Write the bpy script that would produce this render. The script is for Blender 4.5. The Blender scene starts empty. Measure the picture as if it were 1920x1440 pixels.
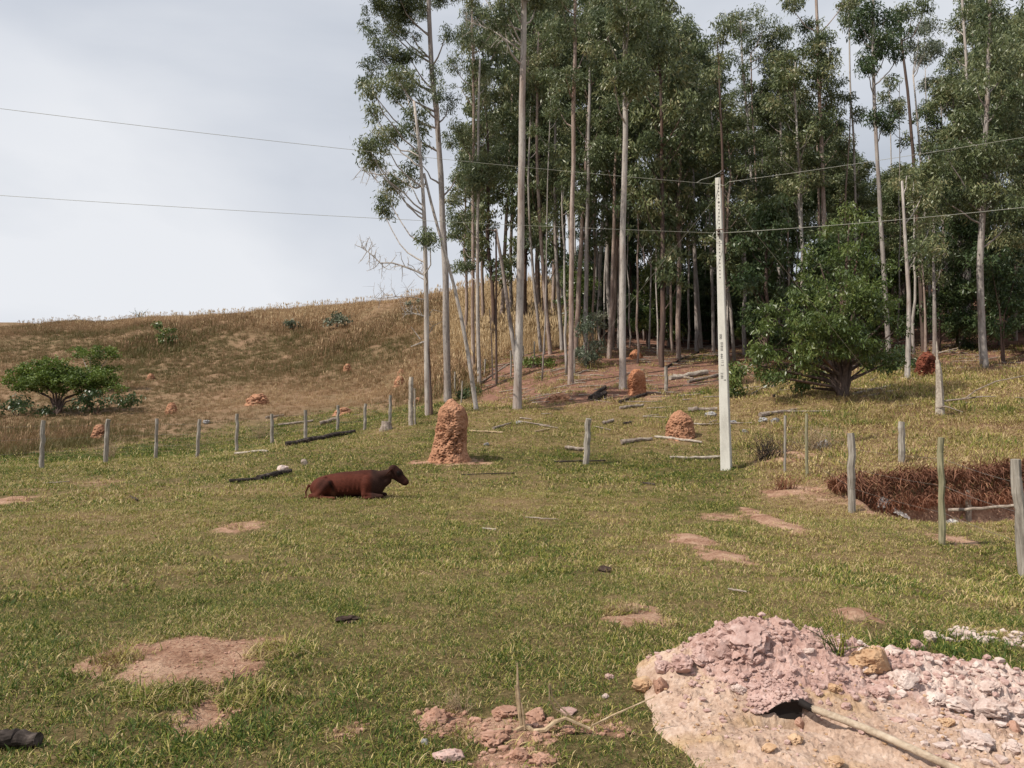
import bpy, math, random
import numpy as np
from mathutils import Vector
R = math.radians
rng = np.random.default_rng(7)
random.seed(7)
scene = bpy.context.scene
COL = scene.collection

# ------------------------------------------------------------------ camera
F = 1450.0                      # focal length in pixels of a 1920 px wide picture
CAMZ = 1.6
PITCH = math.atan(70 / F)
cam_data = bpy.data.cameras.new('camera')
cam_data.sensor_width = 36.0
cam_data.lens = F / 1920 * 36.0
cam_data.clip_start = 0.05
cam_data.clip_end = 2000
cam = bpy.data.objects.new('camera', cam_data)
COL.objects.link(cam)
cam.location = (0, 0, CAMZ)
cam.rotation_euler = (math.pi / 2 + PITCH, 0, 0)
scene.camera = cam

# ------------------------------------------------------------------ light
SUN_EL, SUN_DIR = R(50), (0.91, 0.415)          # horizontal direction in which shadows fall
EXPOSURE = 0.0
world = bpy.data.worlds.new('World'); scene.world = world
world.use_nodes = True
nt = world.node_tree; nt.nodes.clear()
def N(t, k, **kw):
    n = t.nodes.new(k)
    for a, b in kw.items():
        if a == 'ins':
            for i, v in b.items(): n.inputs[i].default_value = v
        else: setattr(n, a, b)
    return n
out = N(nt, 'ShaderNodeOutputWorld')
sky = N(nt, 'ShaderNodeTexSky', sky_type='NISHITA', sun_disc=False, sun_elevation=SUN_EL,
        sun_rotation=math.atan2(-SUN_DIR[0], -SUN_DIR[1]), air_density=1.0, dust_density=2.0)
bg1 = N(nt, 'ShaderNodeBackground', ins={1: 0.11})
nt.links.new(sky.outputs[0], bg1.inputs[0])
tc = N(nt, 'ShaderNodeTexCoord')
mp = N(nt, 'ShaderNodeMapping'); mp.inputs['Scale'].default_value = (1.0, 1.0, 2.6)
mp.inputs['Location'].default_value = (0.35, 0.2, 0.1)
nt.links.new(tc.outputs['Generated'], mp.inputs[0])
n1 = N(nt, 'ShaderNodeTexNoise', ins={'Scale': 1.5, 'Detail': 7.0, 'Roughness': 0.46, 'Distortion': 0.3})
nt.links.new(mp.outputs[0], n1.inputs['Vector'])
cr = N(nt, 'ShaderNodeValToRGB')
e = cr.color_ramp.elements
e[0].position = 0.36; e[0].color = (0.47, 0.515, 0.585, 1)
e[1].position = 0.66; e[1].color = (0.83, 0.85, 0.89, 1)
e2 = e.new(0.50); e2.color = (0.655, 0.69, 0.755, 1)
nt.links.new(n1.outputs['Fac'], cr.inputs[0])
bg2 = N(nt, 'ShaderNodeBackground', ins={1: 1.0})
nt.links.new(cr.outputs[0], bg2.inputs[0])
n2 = N(nt, 'ShaderNodeTexNoise', ins={'Scale': 1.1, 'Detail': 4.0})
nt.links.new(mp.outputs[0], n2.inputs['Vector'])
mr = N(nt, 'ShaderNodeMapRange', ins={1: 0.35, 2: 0.6, 3: 0.80, 4: 0.99})
nt.links.new(n2.outputs['Fac'], mr.inputs[0])
mx = N(nt, 'ShaderNodeMixShader')
nt.links.new(mr.outputs[0], mx.inputs[0])
nt.links.new(bg1.outputs[0], mx.inputs[1]); nt.links.new(bg2.outputs[0], mx.inputs[2])
nt.links.new(mx.outputs[0], out.inputs[0])

sd = bpy.data.lights.new('sun', 'SUN'); sd.energy = 5.0; sd.angle = R(0.6); sd.color = (1.0, 0.93, 0.82)
sun = bpy.data.objects.new('sun', sd); COL.objects.link(sun)
L = Vector((SUN_DIR[0] * math.cos(SUN_EL), SUN_DIR[1] * math.cos(SUN_EL), -math.sin(SUN_EL)))
sun.rotation_euler = L.to_track_quat('-Z', 'Y').to_euler()
sun.location = (-20, -20, 40)
vs = scene.view_settings
vs.view_transform = 'Standard'; vs.look = 'None'; vs.gamma = 1; vs.use_curve_mapping = False; vs.exposure = EXPOSURE
cy = scene.cycles
cy.max_bounces = 4; cy.diffuse_bounces = 2; cy.glossy_bounces = 1; cy.transmission_bounces = 2
cy.caustics_reflective = False; cy.caustics_refractive = False
cy.use_denoising = True

# ------------------------------------------------------------------ numpy helpers
def _h(i, j, k, s=0):
    n = (i.astype(np.int64) * 374761393 + j.astype(np.int64) * 668265263 + k.astype(np.int64) * 1274126177 + s * 144269) & 0xffffffff
    n = ((n ^ (n >> 13)) * 1274126177) & 0xffffffff
    n = ((n ^ (n >> 16)) * 2246822519) & 0xffffffff
    return ((n ^ (n >> 15)) & 0xffffff) / float(0xffffff)
def vnoise(x, y, z=0.0, s=0):
    x, y, z = np.broadcast_arrays(np.asarray(x, float), np.asarray(y, float), np.asarray(z, float))
    i, j, k = np.floor(x), np.floor(y), np.floor(z)
    a, b, c = x - i, y - j, z - k
    a, b, c = a*a*(3-2*a), b*b*(3-2*b), c*c*(3-2*c)
    r = 0
    for di in (0, 1):
        for dj in (0, 1):
            for dk in (0, 1):
                w = (a if di else 1-a) * (b if dj else 1-b) * (c if dk else 1-c)
                r = r + w * _h(i+di, j+dj, k+dk, s)
    return r
def fbm(x, y, z=0.0, o=4, s=0, rough=0.5):
    r, a, t, f = 0, 1.0, 0, 1.0
    for q in range(o):
        r = r + a * vnoise(np.asarray(x)*f + q*17.3, np.asarray(y)*f + q*5.1, np.asarray(z)*f, s+q); t += a; a *= rough; f *= 2.03
    return r / t
def sstep(a, b, x):
    t = np.clip((np.asarray(x, float) - a) / (b - a), 0, 1); return t*t*(3-2*t)
CP, SP = math.cos(PITCH), math.sin(PITCH)
def ray(u, v):
    a, b = (u - 960) / F, (720 - v) / F
    return np.array([a, CP - b*SP, SP + b*CP])
def at(u, v, d):
    """world point seen at picture position (u, v), d metres in front"""
    r = ray(u, v); return np.array([0, 0, CAMZ]) + r * (d / r[1])
def proj(x, y, z):
    zz = z - CAMZ
    w = y*CP + zz*SP; w = np.where(w > 0.05, w, 0.05)
    return 960 + F * x / w, 720 - F * (-y*SP + zz*CP) / w

# ------------------------------------------------------------------ the lie of the land
ctl = [(300,1250,4.95),(960,1250,4.95),(1600,1250,4.95),(300,1100,7.5),(960,1100,7.5),(1600,1100,7.4),(300,1000,11),(960,1000,11.2),(1500,1000,11.3),
 (-250,1000,11),(20,950,14.5),(660,932,14.6),(400,905,17.5),(960,905,17),(1200,900,17.2),(-400,900,20),
 (1600,960,14.0),(1700,985,12.4),(1770,1020,10.6),(1905,1080,9.6),(2200,1080,9.6),
 (1690,880,16.6),(1900,880,16.2),(2200,880,16.2),(1515,893,16.8),(1365,880,19),(1100,869,20),(845,862,20),
 (80,879,21.5),(200,867,23.5),(293,861,25.5),(445,847,28),(573,824,32),(633,808,35),(731,796,36),(770,796,35),
 (840,757,31),(890,765,31),(970,765,30),(1275,820,23),(1193,738,32),(1168,730,33),(1250,735,33),(1425,783,25),(1590,738,28),(1760,775,25),
 (1920,800,22),(2300,800,22),(1900,720,30),(1740,695,34),(1840,690,34),(1000,682,42),(1300,612,60),(1280,650,50),(1500,650,46),
 (-600,780,55),(0,770,56),(100,768,54),(320,773,50),(485,757,48),(650,695,60),(750,725,50),(300,645,85),(100,660,85),(650,620,84),
 (900,655,50),(900,600,66),(-500,640,110),(0,614,118),(300,600,110),(600,577,100),(750,566,92),(900,552,84),(1080,545,80),(1300,535,84),(1600,520,80),(1900,505,78),(2400,500,80)]
pts = [at(*c) for c in ctl]
for u, v, d, dz in [(0,610,165,-6),(300,598,155,-7),(600,575,145,-7),(900,550,130,-8),(1300,535,130,-8),(1900,505,130,-8),(-500,640,165,-6),(2400,500,130,-8)]:
    p = at(u, v, d); q = p.copy(); q[2] = 15.5 + dz; pts.append(q)
pts += [np.array(p, float) for p in [(0,0,0),(3,0,0),(-3,0,0),(0,3,0),(-2.5,3.4,0),(2.5,3.4,0),(-12,0,0),(12,0,-.2),(0,-12,0),(-30,-20,0),(30,-20,0),
   (0,-80,-1),(-80,-80,-1),(80,-80,-1),(-110,10,1),(110,10,6)]]
P = np.array(pts)
SC = 20.0
def _k(r2): return 0.5 * r2 * np.log(r2 + 1e-9)
def _fit():
    X = P[:, :2] / SC
    n = len(X); r2 = ((X[:, None] - X[None])**2).sum(-1)
    K = _k(r2) + np.eye(n) * 2e-4
    Q = np.c_[np.ones(n), X]
    A = np.block([[K, Q], [Q.T, np.zeros((3, 3))]])
    return X, np.linalg.solve(A, np.r_[P[:, 2], np.zeros(3)])
TX, TW = _fit()
def base_z(x, y):
    x = np.asarray(x, float); y = np.asarray(y, float); sh = np.broadcast(x, y).shape
    x = np.broadcast_to(x, sh).ravel() / SC; y = np.broadcast_to(y, sh).ravel() / SC
    o = TW[-3] + TW[-2]*x + TW[-1]*y
    for i in range(len(TX)):
        o = o + TW[i] * _k((x-TX[i, 0])**2 + (y-TX[i, 1])**2)
    return o.reshape(sh)
def bump(x, y, cx, cy, rx, ry, p=1.0):
    return np.exp(-(((x-cx)/rx)**2 + ((y-cy)/ry)**2)**p)
# pixel-free positions of the earth patches are worked out once from the bare terrain
def hit(u, v, fn=None):
    fn = fn or ground_z
    r = ray(u, v); r = r / r[1]
    t = np.geomspace(2.5, 260, 700)
    z = CAMZ + r[2]*t; g = fn(r[0]*t, t)
    b = np.where(z < g)[0]
    if not len(b): return np.array([r[0]*110, 110, float(fn(r[0]*110, 110.0))])
    hi = b[0]; a, c = t[max(hi-1, 0)], t[hi]
    tt = np.linspace(a, c, 40); zz = CAMZ + r[2]*tt; gg = fn(r[0]*tt, tt)
    b = np.where(zz < gg)[0]; q = tt[b[0]] if len(b) else c
    return np.array([r[0]*q, q, float(fn(r[0]*q, np.array(q)))])
# bare earth patches: (u, v, half width px, half height px, strength, height)
PATCH = [(350,1235,185,48,1.5,.04),(385,1335,95,45,1.0,-.06),(260,1270,60,18,.9,0),(500,1215,50,22,.9,0),(1185,1160,75,28,1.0,.04),(450,988,60,14,.75,.02),(1295,1015,45,14,1.1,.05),(1365,1045,50,14,1.05,.03),
 (1445,978,32,20,1.1,.06),(1350,970,48,10,.8,.02),(1490,925,70,12,.8,.0),(1560,935,120,16,.62,0),(1660,955,45,20,.95,.0),(1790,1012,50,12,.9,0),
 (960,1375,95,26,.9,.02),(820,1355,60,30,.8,.0),(960,1425,80,22,.85,.0),(1130,1365,60,22,.7,0),(650,1375,40,12,.7,0),(540,1210,40,14,.6,0),(20,938,55,8,.9,.0),(180,905,70,7,.55,0),
 (1465,862,60,14,.9,.15),(845,866,75,8,.85,.02),(1050,752,60,12,1.0,0),(1110,748,70,12,.7,0),(1215,742,40,9,.8,0),(940,745,60,14,.6,0),
 (1610,1160,35,14,.9,.08),(1560,812,60,9,.7,0),(1660,842,70,8,.6,0),(1830,800,80,9,.6,0),(1490,800,60,8,.7,0),(1740,770,60,7,.6,0),(1275,822,45,10,.5,0),(1860,1190,110,14,.5,0),(1800,1285,150,26,.9,0),(1620,1240,50,30,.9,.0),(1140,975,60,9,.5,0),(1740,1000,90,18,.4,0),
 (700,930,60,6,.3,0),(1500,1010,90,16,.35,0),(930,830,60,10,.3,0),(120,975,80,10,.35,0),(330,1075,50,10,.3,0)]
PW = []
for u, v, ru, rv, st, hh in PATCH:
    c = hit(u, v, base_z); a = hit(u, v+rv, base_z); b = hit(u, min(v-rv, v), base_z)
    PW.append((c[0], c[1], ru * c[1] / F, max((b[1]-a[1]) / 2, .12), st, hh))
def gully(x, y):
    wob = (fbm(x*0.9, 3.1, 0, 3, 11) - .5) * 0.7
    back = 15.0 + wob + sstep(7.2, 6.4, x) * .0
    m = sstep(6.3, 7.4, x + (fbm(x*2, y*2, 0, 2, 3)-.5)*.4) * sstep(12.6, 14.0, y - 0.5*wob) * (1 - sstep(back-.12, back+.22, y))
    lip = sstep(6.0, 7.2, x) * np.exp(-((y-back-.45)/.5)**2) * .10
    return -0.62 * m + lip
def patch_h(x, y):
    o = 0
    for cx, cy_, rx, ry, st, hh in PW:
        if hh: o = o + hh * bump(x, y, cx, cy_, rx*.9, ry*.9)
    return o
def ground_z(x, y):
    x = np.asarray(x, float); y = np.asarray(y, float)
    r = np.hypot(x, y)
    z = base_z(x, y)
    z = z + (fbm(x*.55, y*.55, 0, 3, 21) - .5) * .10 * sstep(3, 10, r)
    z = z + (fbm(x*.09, y*.09, 0, 3, 5) - .5) * 1.1 * sstep(45, 75, y)
    z = z + (fbm(x*.45, y*.45, 0, 2, 8) - .5) * .5 * sstep(50, 70, y)
    z = z + (fbm(x*3.2, y*3.2, 0, 3, 31) - .5) * .05 * (1 - sstep(20, 35, r))
    return z + gully(x, y) + patch_h(x, y) - .13*bump(x, y, 1.43, 4.03, .15, .09)
def dirt_mask(x, y):
    n = fbm(x*1.6, y*1.6, 0, 4, 41)
    n2 = fbm(x*7, y*7, 0, 3, 43)
    o = np.zeros(np.broadcast(x, y).shape)
    for cx, cy_, rx, ry, st, hh in PW:
        q = ((x-cx)/rx)**2 + ((y-cy_)/ry)**2
        o = np.maximum(o, st * sstep(1.15, .40, q + (n-.5)*1.5 + (n2-.5)*2.0))
    o = np.maximum(o, .5 * sstep(.66, .8, n) * sstep(6, 12, np.hypot(x, y)))
    return np.clip(o, 0, 1.25)
# zones of the picture, turned into zones of the land
def zones(x, y, z):
    u, v = proj(x, y, z)
    j = (fbm(x*.35, y*.35, 0, 3, 51) - .5) * 40
    uc = np.clip(u, -600, 2400)
    vb = np.interp(uc, [-600,0,300,480,600,760,850,900], [862,852,834,800,788,766,758,756])
    hill = sstep(8, -22, v - vb + j*.8) * (1 - sstep(870, 930, u + j)) * (y > 18)
    vf = np.interp(uc, [850,960,1050,1200,1300,1400,1500,1700,2400], [756,762,772,755,738,722,704,698,700])
    vt = np.interp(uc, [850,905,1040,1100,1150], [700,690,640,560,400])
    forest = sstep(10, -16, v - vf + j*.5) * sstep(-10, 10, v - vt + j*.4) * sstep(880, 915, u + j*.5) * (y > 22)
    far = sstep(10, -16, v - vf + j*.5) * sstep(870, 910, u + j) * (y > 22) * (1 - forest)
    dry = .32 + .52 * sstep(1330, 1480, u) * sstep(1010, 940, v) + .26 * sstep(1350, 1500, u) * sstep(1180, 1000, v)
    dry = dry + .30 * sstep(860, 830, v) * (u > 850) * (u < 1400)
    dry = dry - .18 * sstep(1300, 700, u) * sstep(900, 870, v)*0
    dry = dry - .25 * sstep(1650, 1760, u) * sstep(1130, 1200, v) - .3 * bump(u, v, 1600, 895, 90, 14) - .25 * bump(u, v, 1400, 890, 90, 18)
    dry = dry + (fbm(x*.5, y*.5, 0, 4, 61) - .5) * (1.0 + .7*sstep(1350, 1480, u)*sstep(920, 860, v)) + (fbm(x*.16, y*.16, 0, 2, 63) - .5) * .5
    return hill, forest, far, np.clip(dry, 0, 1)

# ------------------------------------------------------------------ mesh building
class MB:
    def __init__(s): s.v = []; s.q = []; s.t = []; s.n = 0; s.a = []; s.c = []
    def add(s, v, q=None, t=None, a=0.5, c=None):
        v = np.asarray(v, float).reshape(-1, 3)
        if q is not None and len(q): s.q.append(np.asarray(q, int).reshape(-1, 4) + s.n)
        if t is not None and len(t): s.t.append(np.asarray(t, int).reshape(-1, 3) + s.n)
        s.v.append(v); s.a.append(np.broadcast_to(np.asarray(a, float), (len(v),)).copy()); s.n += len(v)
        if c is not None: s.c.append(np.broadcast_to(np.asarray(c, float), (len(v), 3)).copy())
        return s
    def tube(s, path, rad, n=6, a=0.5, cap=True, wob=0.0, flat=None):
        p = np.asarray(path, float); m = len(p); rad = np.broadcast_to(np.asarray(rad, float), (m,))
        t = np.gradient(p, axis=0); t /= np.linalg.norm(t, axis=1)[:, None] + 1e-12
        ref = np.array([0, 1, 0.]) if abs(t[:, 1]).mean() < .8 else np.array([1., 0, 0])
        b = np.cross(t, ref); b /= np.linalg.norm(b, axis=1)[:, None] + 1e-12
        c = np.cross(b, t)
        th = np.arange(n) * 2*math.pi/n
        rr = rad[:, None] * (1 + wob * (rng.random((m, n)) - .5))
        if flat is not None: rr = rr * (1 - flat * np.abs(np.sin(th))[None])
        V = p[:, None] + b[:, None]*(np.cos(th)[None, :, None]*rr[..., None]) + c[:, None]*(np.sin(th)[None, :, None]*rr[..., None])
        i = np.arange(m-1)[:, None]*n; j = np.arange(n)[None]; j2 = (j+1) % n
        Q = np.stack([i+j, i+j2, i+n+j2, i+n+j], -1).reshape(-1, 4)
        V = V.reshape(-1, 3); T = []
        if cap:
            V = np.r_[V, [p[0], p[-1]]]; k0 = m*n; e_ = (m-1)*n
            T = [[k0, (q+1) % n, q] for q in range(n)] + [[k0+1, e_+q, e_+(q+1) % n] for q in range(n)]
        return s.add(V, Q, T, a)
    def box(s, c, sx, sy, sz):
        V = np.array([[x, y, z] for x in (-.5, .5) for y in (-.5, .5) for z in (-.5, .5)]) * [sx, sy, sz] + c
        return s.add(V, [[0,1,3,2],[4,6,7,5],[0,4,5,1],[2,3,7,6],[0,2,6,4],[1,5,7,3]])
    def mesh(s, name, mat, smooth=False):
        me = bpy.data.meshes.new(name)
        V = np.concatenate(s.v); q = np.concatenate(s.q) if s.q else np.zeros((0, 4), int); t = np.concatenate(s.t) if s.t else np.zeros((0, 3), int)
        me.vertices.add(len(V)); me.vertices.foreach_set('co', V.astype(np.float32).ravel())
        li = np.r_[q.ravel(), t.ravel()]; me.loops.add(len(li)); me.loops.foreach_set('vertex_index', li.astype(np.int32))
        nf = len(q) + len(t); me.polygons.add(nf)
        st = np.r_[np.arange(len(q))*4, len(q)*4 + np.arange(len(t))*3]
        me.polygons.foreach_set('loop_start', st.astype(np.int32))
        try: me.polygons.foreach_set('loop_total', np.r_[np.full(len(q), 4), np.full(len(t), 3)].astype(np.int32))
        except Exception: pass
        me.polygons.foreach_set('use_smooth', np.full(nf, smooth))
        at_ = me.attributes.new('rb', 'FLOAT', 'POINT'); at_.data.foreach_set('value', np.concatenate(s.a).astype(np.float32))
        if s.c:
            ca = me.attributes.new('col', 'FLOAT_COLOR', 'POINT')
            ca.data.foreach_set('color', np.c_[np.concatenate(s.c), np.ones(s.n)].astype(np.float32).ravel())
        me.update(calc_edges=True); me.validate()
        if mat: me.materials.append(mat)
        return me
def link(name, me, parent=None, loc=None, rot=None, scale=None):
    o = bpy.data.objects.new(name, me); COL.objects.link(o)
    if parent is not None: o.parent = parent
    if loc is not None: o.location = loc
    if rot is not None: o.rotation_euler = rot
    if scale is not None: o.scale = scale
    return o
def tag(o, label=None, cat=None, group=None, kind=None):
    if label: o['label'] = label
    if cat: o['category'] = cat
    if group: o['group'] = group
    if kind: o['kind'] = kind
    return o
def copy_tree(o, parent=None):
    c = o.copy(); COL.objects.link(c); c.parent = parent
    for ch in list(o.children): copy_tree(ch, c)
    return c
def surface_nets(f, org, h):
    s = f < 0; nx, ny, nz = f.shape
    cnt = np.zeros((nx-1, ny-1, nz-1), int); acc = np.zeros((nx-1, ny-1, nz-1, 3)); ne = np.zeros((nx-1, ny-1, nz-1))
    def sub(A, i, j, k): return A[i:nx-1+i, j:ny-1+j, k:nz-1+k]
    for ax in range(3):
        for a in (0, 1):
            for b in (0, 1):
                c0 = [0, 0, 0]; o_ = [q for q in range(3) if q != ax]; c0[o_[0]] = a; c0[o_[1]] = b
                c1 = list(c0); c1[ax] = 1
                f0, f1 = sub(f, *c0), sub(f, *c1); m = (f0 < 0) != (f1 < 0)
                t = np.where(m, f0 / np.where(m, f0 - f1, 1), 0)
                for d in range(3):
                    acc[..., d] += np.where(m, c0[d] + (t if d == ax else 0), 0)
                ne += m
    act = ne > 0; idx = -np.ones(act.shape, int); idx[act] = np.arange(act.sum())
    I = np.argwhere(act); V = (I + acc[act] / ne[act][:, None]) * h + org
    Q = []
    for ax in range(3):
        f0 = np.take(s, range(0, f.shape[ax]-1), ax); f1 = np.take(s, range(1, f.shape[ax]), ax)
        E = np.argwhere(f0 != f1); o1, o2 = [(1, 2), (2, 0), (0, 1)][ax]
        ok = (E[:, o1] > 0) & (E[:, o2] > 0) & (E[:, o1] < f.shape[o1]-1) & (E[:, o2] < f.shape[o2]-1); E = E[ok]
        def cell(a, b):
            c = E.copy(); c[:, o1] -= a; c[:, o2] -= b; return idx[c[:, 0], c[:, 1], c[:, 2]]
        q = np.stack([cell(1, 1), cell(0, 1), cell(0, 0), cell(1, 0)], 1)
        ins = s[E[:, 0], E[:, 1], E[:, 2]]
        q[~ins] = q[~ins][:, ::-1]; Q.append(q)
    return V, np.concatenate(Q)

# ------------------------------------------------------------------ materials
def mat(name, rough=0.9, spec=0.25):
    m = bpy.data.materials.new(name); m.use_nodes = True
    t = m.node_tree; b = t.nodes['Principled BSDF']
    b.inputs['Roughness'].default_value = rough; b.inputs['Specular IOR Level'].default_value = spec
    return m, t, b
def ramp(t, src, stops):
    c = N(t, 'ShaderNodeValToRGB'); e = c.color_ramp.elements
    e[0].position = stops[0][0]; e[0].color = (*stops[0][1], 1)
    e[1].position = stops[-1][0]; e[1].color = (*stops[-1][1], 1)
    for p, q in stops[1:-1]: x = e.new(p); x.color = (*q, 1)
    t.links.new(src, c.inputs[0]); return c.outputs[0]
def noise(t, scale, detail=4, rough=.55, vec=None, dist=0):
    n = N(t, 'ShaderNodeTexNoise', ins={'Scale': scale, 'Detail': detail, 'Roughness': rough, 'Distortion': dist})
    if vec is not None: t.links.new(vec, n.inputs['Vector'])
    return n.outputs['Fac']
def mth(t, op, a, b=None, clamp=False):
    n = N(t, 'ShaderNodeMath', operation=op, use_clamp=clamp)
    for i, q in enumerate((a, b)):
        if q is None: continue
        if isinstance(q, (int, float)): n.inputs[i].default_value = q
        else: t.links.new(q, n.inputs[i])
    return n.outputs[0]
def mixc(t, f, a, b, mode='MIX'):
    n = N(t, 'ShaderNodeMix', data_type='RGBA', blend_type=mode)
    for i, q in ((0, f), (6, a), (7, b)):
        if isinstance(q, (int, float)): n.inputs[i].default_value = q
        elif isinstance(q, tuple): n.inputs[i].default_value = (*q, 1)
        else: t.links.new(q, n.inputs[i])
    return n.outputs[2]
def attr(t, name, typ='GEOMETRY', o='Fac'):
    return N(t, 'ShaderNodeAttribute', attribute_name=name, attribute_type=typ).outputs[o]
def wpos(t, scale=None):
    g = N(t, 'ShaderNodeNewGeometry').outputs['Position']
    if scale is None: return g
    m = N(t, 'ShaderNodeMapping'); m.inputs['Scale'].default_value = scale; t.links.new(g, m.inputs[0]); return m.outputs[0]
def opos(t, scale=(1, 1, 1)):
    g = N(t, 'ShaderNodeTexCoord').outputs['Object']
    m = N(t, 'ShaderNodeMapping'); m.inputs['Scale'].default_value = scale; t.links.new(g, m.inputs[0]); return m.outputs[0]
def bumpn(t, b, h, dist=0.02, st=1.0):
    n = N(t, 'ShaderNodeBump', ins={'Strength': st, 'Distance': dist}); t.links.new(h, n.inputs['Height']); t.links.new(n.outputs[0], b.inputs['Normal'])

def grass_mat(name, stops, trans=.25, patch=.35):
    m, t, b = mat(name, .65, .3)
    w = wpos(t)
    f = mth(t, 'ADD', attr(t, 'rb'), mth(t, 'MULTIPLY', mth(t, 'SUBTRACT', noise(t, 1.1, 3, vec=w), .5), patch))
    f = mth(t, 'ADD', f, mth(t, 'MULTIPLY', mth(t, 'SUBTRACT', attr(t, 'dry', 'INSTANCER'), .5), 0.95), True)
    c = ramp(t, f, stops)
    t.links.new(c, b.inputs['Base Color'])
    tr = N(t, 'ShaderNodeBsdfTranslucent'); t.links.new(c, tr.inputs[0])
    mxs = N(t, 'ShaderNodeMixShader', ins={0: trans}); o = t.nodes['Material Output']
    t.links.new(b.outputs[0], mxs.inputs[1]); t.links.new(tr.outputs[0], mxs.inputs[2]); t.links.new(mxs.outputs[0], o.inputs[0])
    return m
M_GRASS = grass_mat('pasture_grass', [(0, (.055, .095, .014)), (.24, (.15, .19, .028)), (.44, (.29, .275, .055)), (.62, (.49, .39, .15)), (.78, (.60, .47, .26)), (1, (.25, .155, .085))])
M_HILL = grass_mat('hill_grass', [(0, (.12, .11, .035)), (.25, (.20, .15, .065)), (.5, (.28, .17, .095)), (.78, (.41, .265, .15)), (1, (.58, .43, .25))], .2, .5)
M_BANK = grass_mat('dead_bank_grass', [(0, (.20, .09, .055)), (.5, (.48, .24, .14)), (1, (.70, .50, .33))], .15, .3)

def leaf_mat(name, stops, rough=.42, trans=.3):
    m, t, b = mat(name, rough, .5)
    oi = N(t, 'ShaderNodeObjectInfo').outputs['Random']
    f = mth(t, 'ADD', attr(t, 'rb'), mth(t, 'MULTIPLY', mth(t, 'SUBTRACT', oi, .5), .25))
    f = mth(t, 'ADD', f, mth(t, 'MULTIPLY', mth(t, 'SUBTRACT', noise(t, .55, 2, vec=wpos(t)), .5), .7), True)
    c = ramp(t, f, stops); t.links.new(c, b.inputs['Base Color'])
    tr = N(t, 'ShaderNodeBsdfTranslucent'); t.links.new(c, tr.inputs[0])
    mxs = N(t, 'ShaderNodeMixShader', ins={0: trans}); o = t.nodes['Material Output']
    t.links.new(b.outputs[0], mxs.inputs[1]); t.links.new(tr.outputs[0], mxs.inputs[2]); t.links.new(mxs.outputs[0], o.inputs[0])
    return m
M_LEAF = leaf_mat('eucalyptus_leaf', [(0, (.052, .078, .034)), (.45, (.118, .150, .064)), (.8, (.225, .245, .112)), (1, (.33, .30, .16))])
M_PALE = leaf_mat('pale_leaf', [(0, (.08, .11, .07)), (.5, (.14, .17, .11)), (1, (.26, .26, .18))])
M_BUSH = leaf_mat('bush_leaf', [(0, (.05, .082, .022)), (.5, (.11, .155, .038)), (.85, (.195, .23, .065)), (1, (.28, .25, .09))], .4)
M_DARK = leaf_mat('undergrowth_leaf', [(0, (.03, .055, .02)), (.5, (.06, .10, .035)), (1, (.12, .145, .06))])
M_ACACIA = leaf_mat('acacia_leaf', [(0, (.06, .10, .016)), (.5, (.13, .19, .03)), (1, (.23, .26, .06))], .6)

def bark_mat(name, c0, c1, c2, dark=.5):
    m, t, b = mat(name, .85, .15)
    v = wpos(t, (9, 9, .9)); n = noise(t, 1.0, 6, .65, v, .6)
    c = ramp(t, n, [(.3, c0), (.5, c1), (.68, c2)])
    sp = noise(t, 1.0, 3, .6, wpos(t, (14, 14, 5)))
    c = mixc(t, mth(t, 'MULTIPLY', ramp(t, sp, [(.56, (0,)*3), (.66, (1,)*3)]), dark), c, (.05, .04, .035))
    big = noise(t, 1.0, 3, .6, wpos(t, (.8, .8, .35)))
    c = mixc(t, ramp(t, big, [(.5, (0,)*3), (.72, (.45,)*3)]), c, (.20, .105, .07))
    t.links.new(c, b.inputs['Base Color']); bumpn(t, b, n, .02, .7)
    return m
M_BARKG = bark_mat('grey_bark', (.17, .15, .14), (.30, .265, .245), (.44, .40, .37))
M_BARKW = bark_mat('pale_bark', (.24, .205, .185), (.40, .36, .33), (.56, .515, .475), .4)
M_BARKR = bark_mat('reddish_bark', (.16, .11, .09), (.31, .235, .20), (.45, .38, .335))
M_BARKD = bark_mat('dark_bark', (.05, .035, .03), (.10, .07, .06), (.16, .12, .10))
def wood_mat(name, c0, c1, c2, sc=(30, 30, 3)):
    m, t, b = mat(name, .9, .1)
    n = noise(t, 1.0, 6, .65, opos(t, sc), .4)
    c = ramp(t, n, [(.3, c0), (.5, c1), (.7, c2)]); t.links.new(c, b.inputs['Base Color']); bumpn(t, b, n, .01, .8)
    return m
M_POST = wood_mat('weathered_post', (.14, .12, .10), (.28, .25, .215), (.42, .385, .335))
M_POSTG = wood_mat('greenish_post', (.12, .12, .07), (.24, .22, .14), (.33, .30, .20))
M_LOG = wood_mat('weathered_log', (.12, .09, .075), (.26, .21, .175), (.42, .36, .30), (10, 10, 10))
M_LOGW = wood_mat('bleached_wood', (.20, .16, .13), (.36, .31, .26), (.52, .46, .39), (10, 10, 10))
M_LOGD = wood_mat('charred_wood', (.018, .014, .013), (.045, .036, .032), (.15, .12, .105), (12, 12, 12))
M_STRAW = wood_mat('dry_stem', (.22, .16, .10), (.38, .28, .18), (.5, .4, .27), (20, 20, 20))
def soil_mat(name, c0, c1, c2, fine=18, bd=.07):
    m, t, b = mat(name, .95, .1)
    v = wpos(t); n = noise(t, fine, 8, .68, v); g = noise(t, fine*.22, 4, .6, v)
    c = ramp(t, mth(t, 'ADD', mth(t, 'MULTIPLY', n, .5), mth(t, 'MULTIPLY', g, .5)), [(.36, c0), (.5, c1), (.64, c2)])
    t.links.new(c, b.inputs['Base Color']); bumpn(t, b, n, bd, .9)
    return m
M_TERM = soil_mat('termite_earth', (.22, .105, .062), (.38, .195, .118), (.50, .275, .175), 14, .04)
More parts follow.
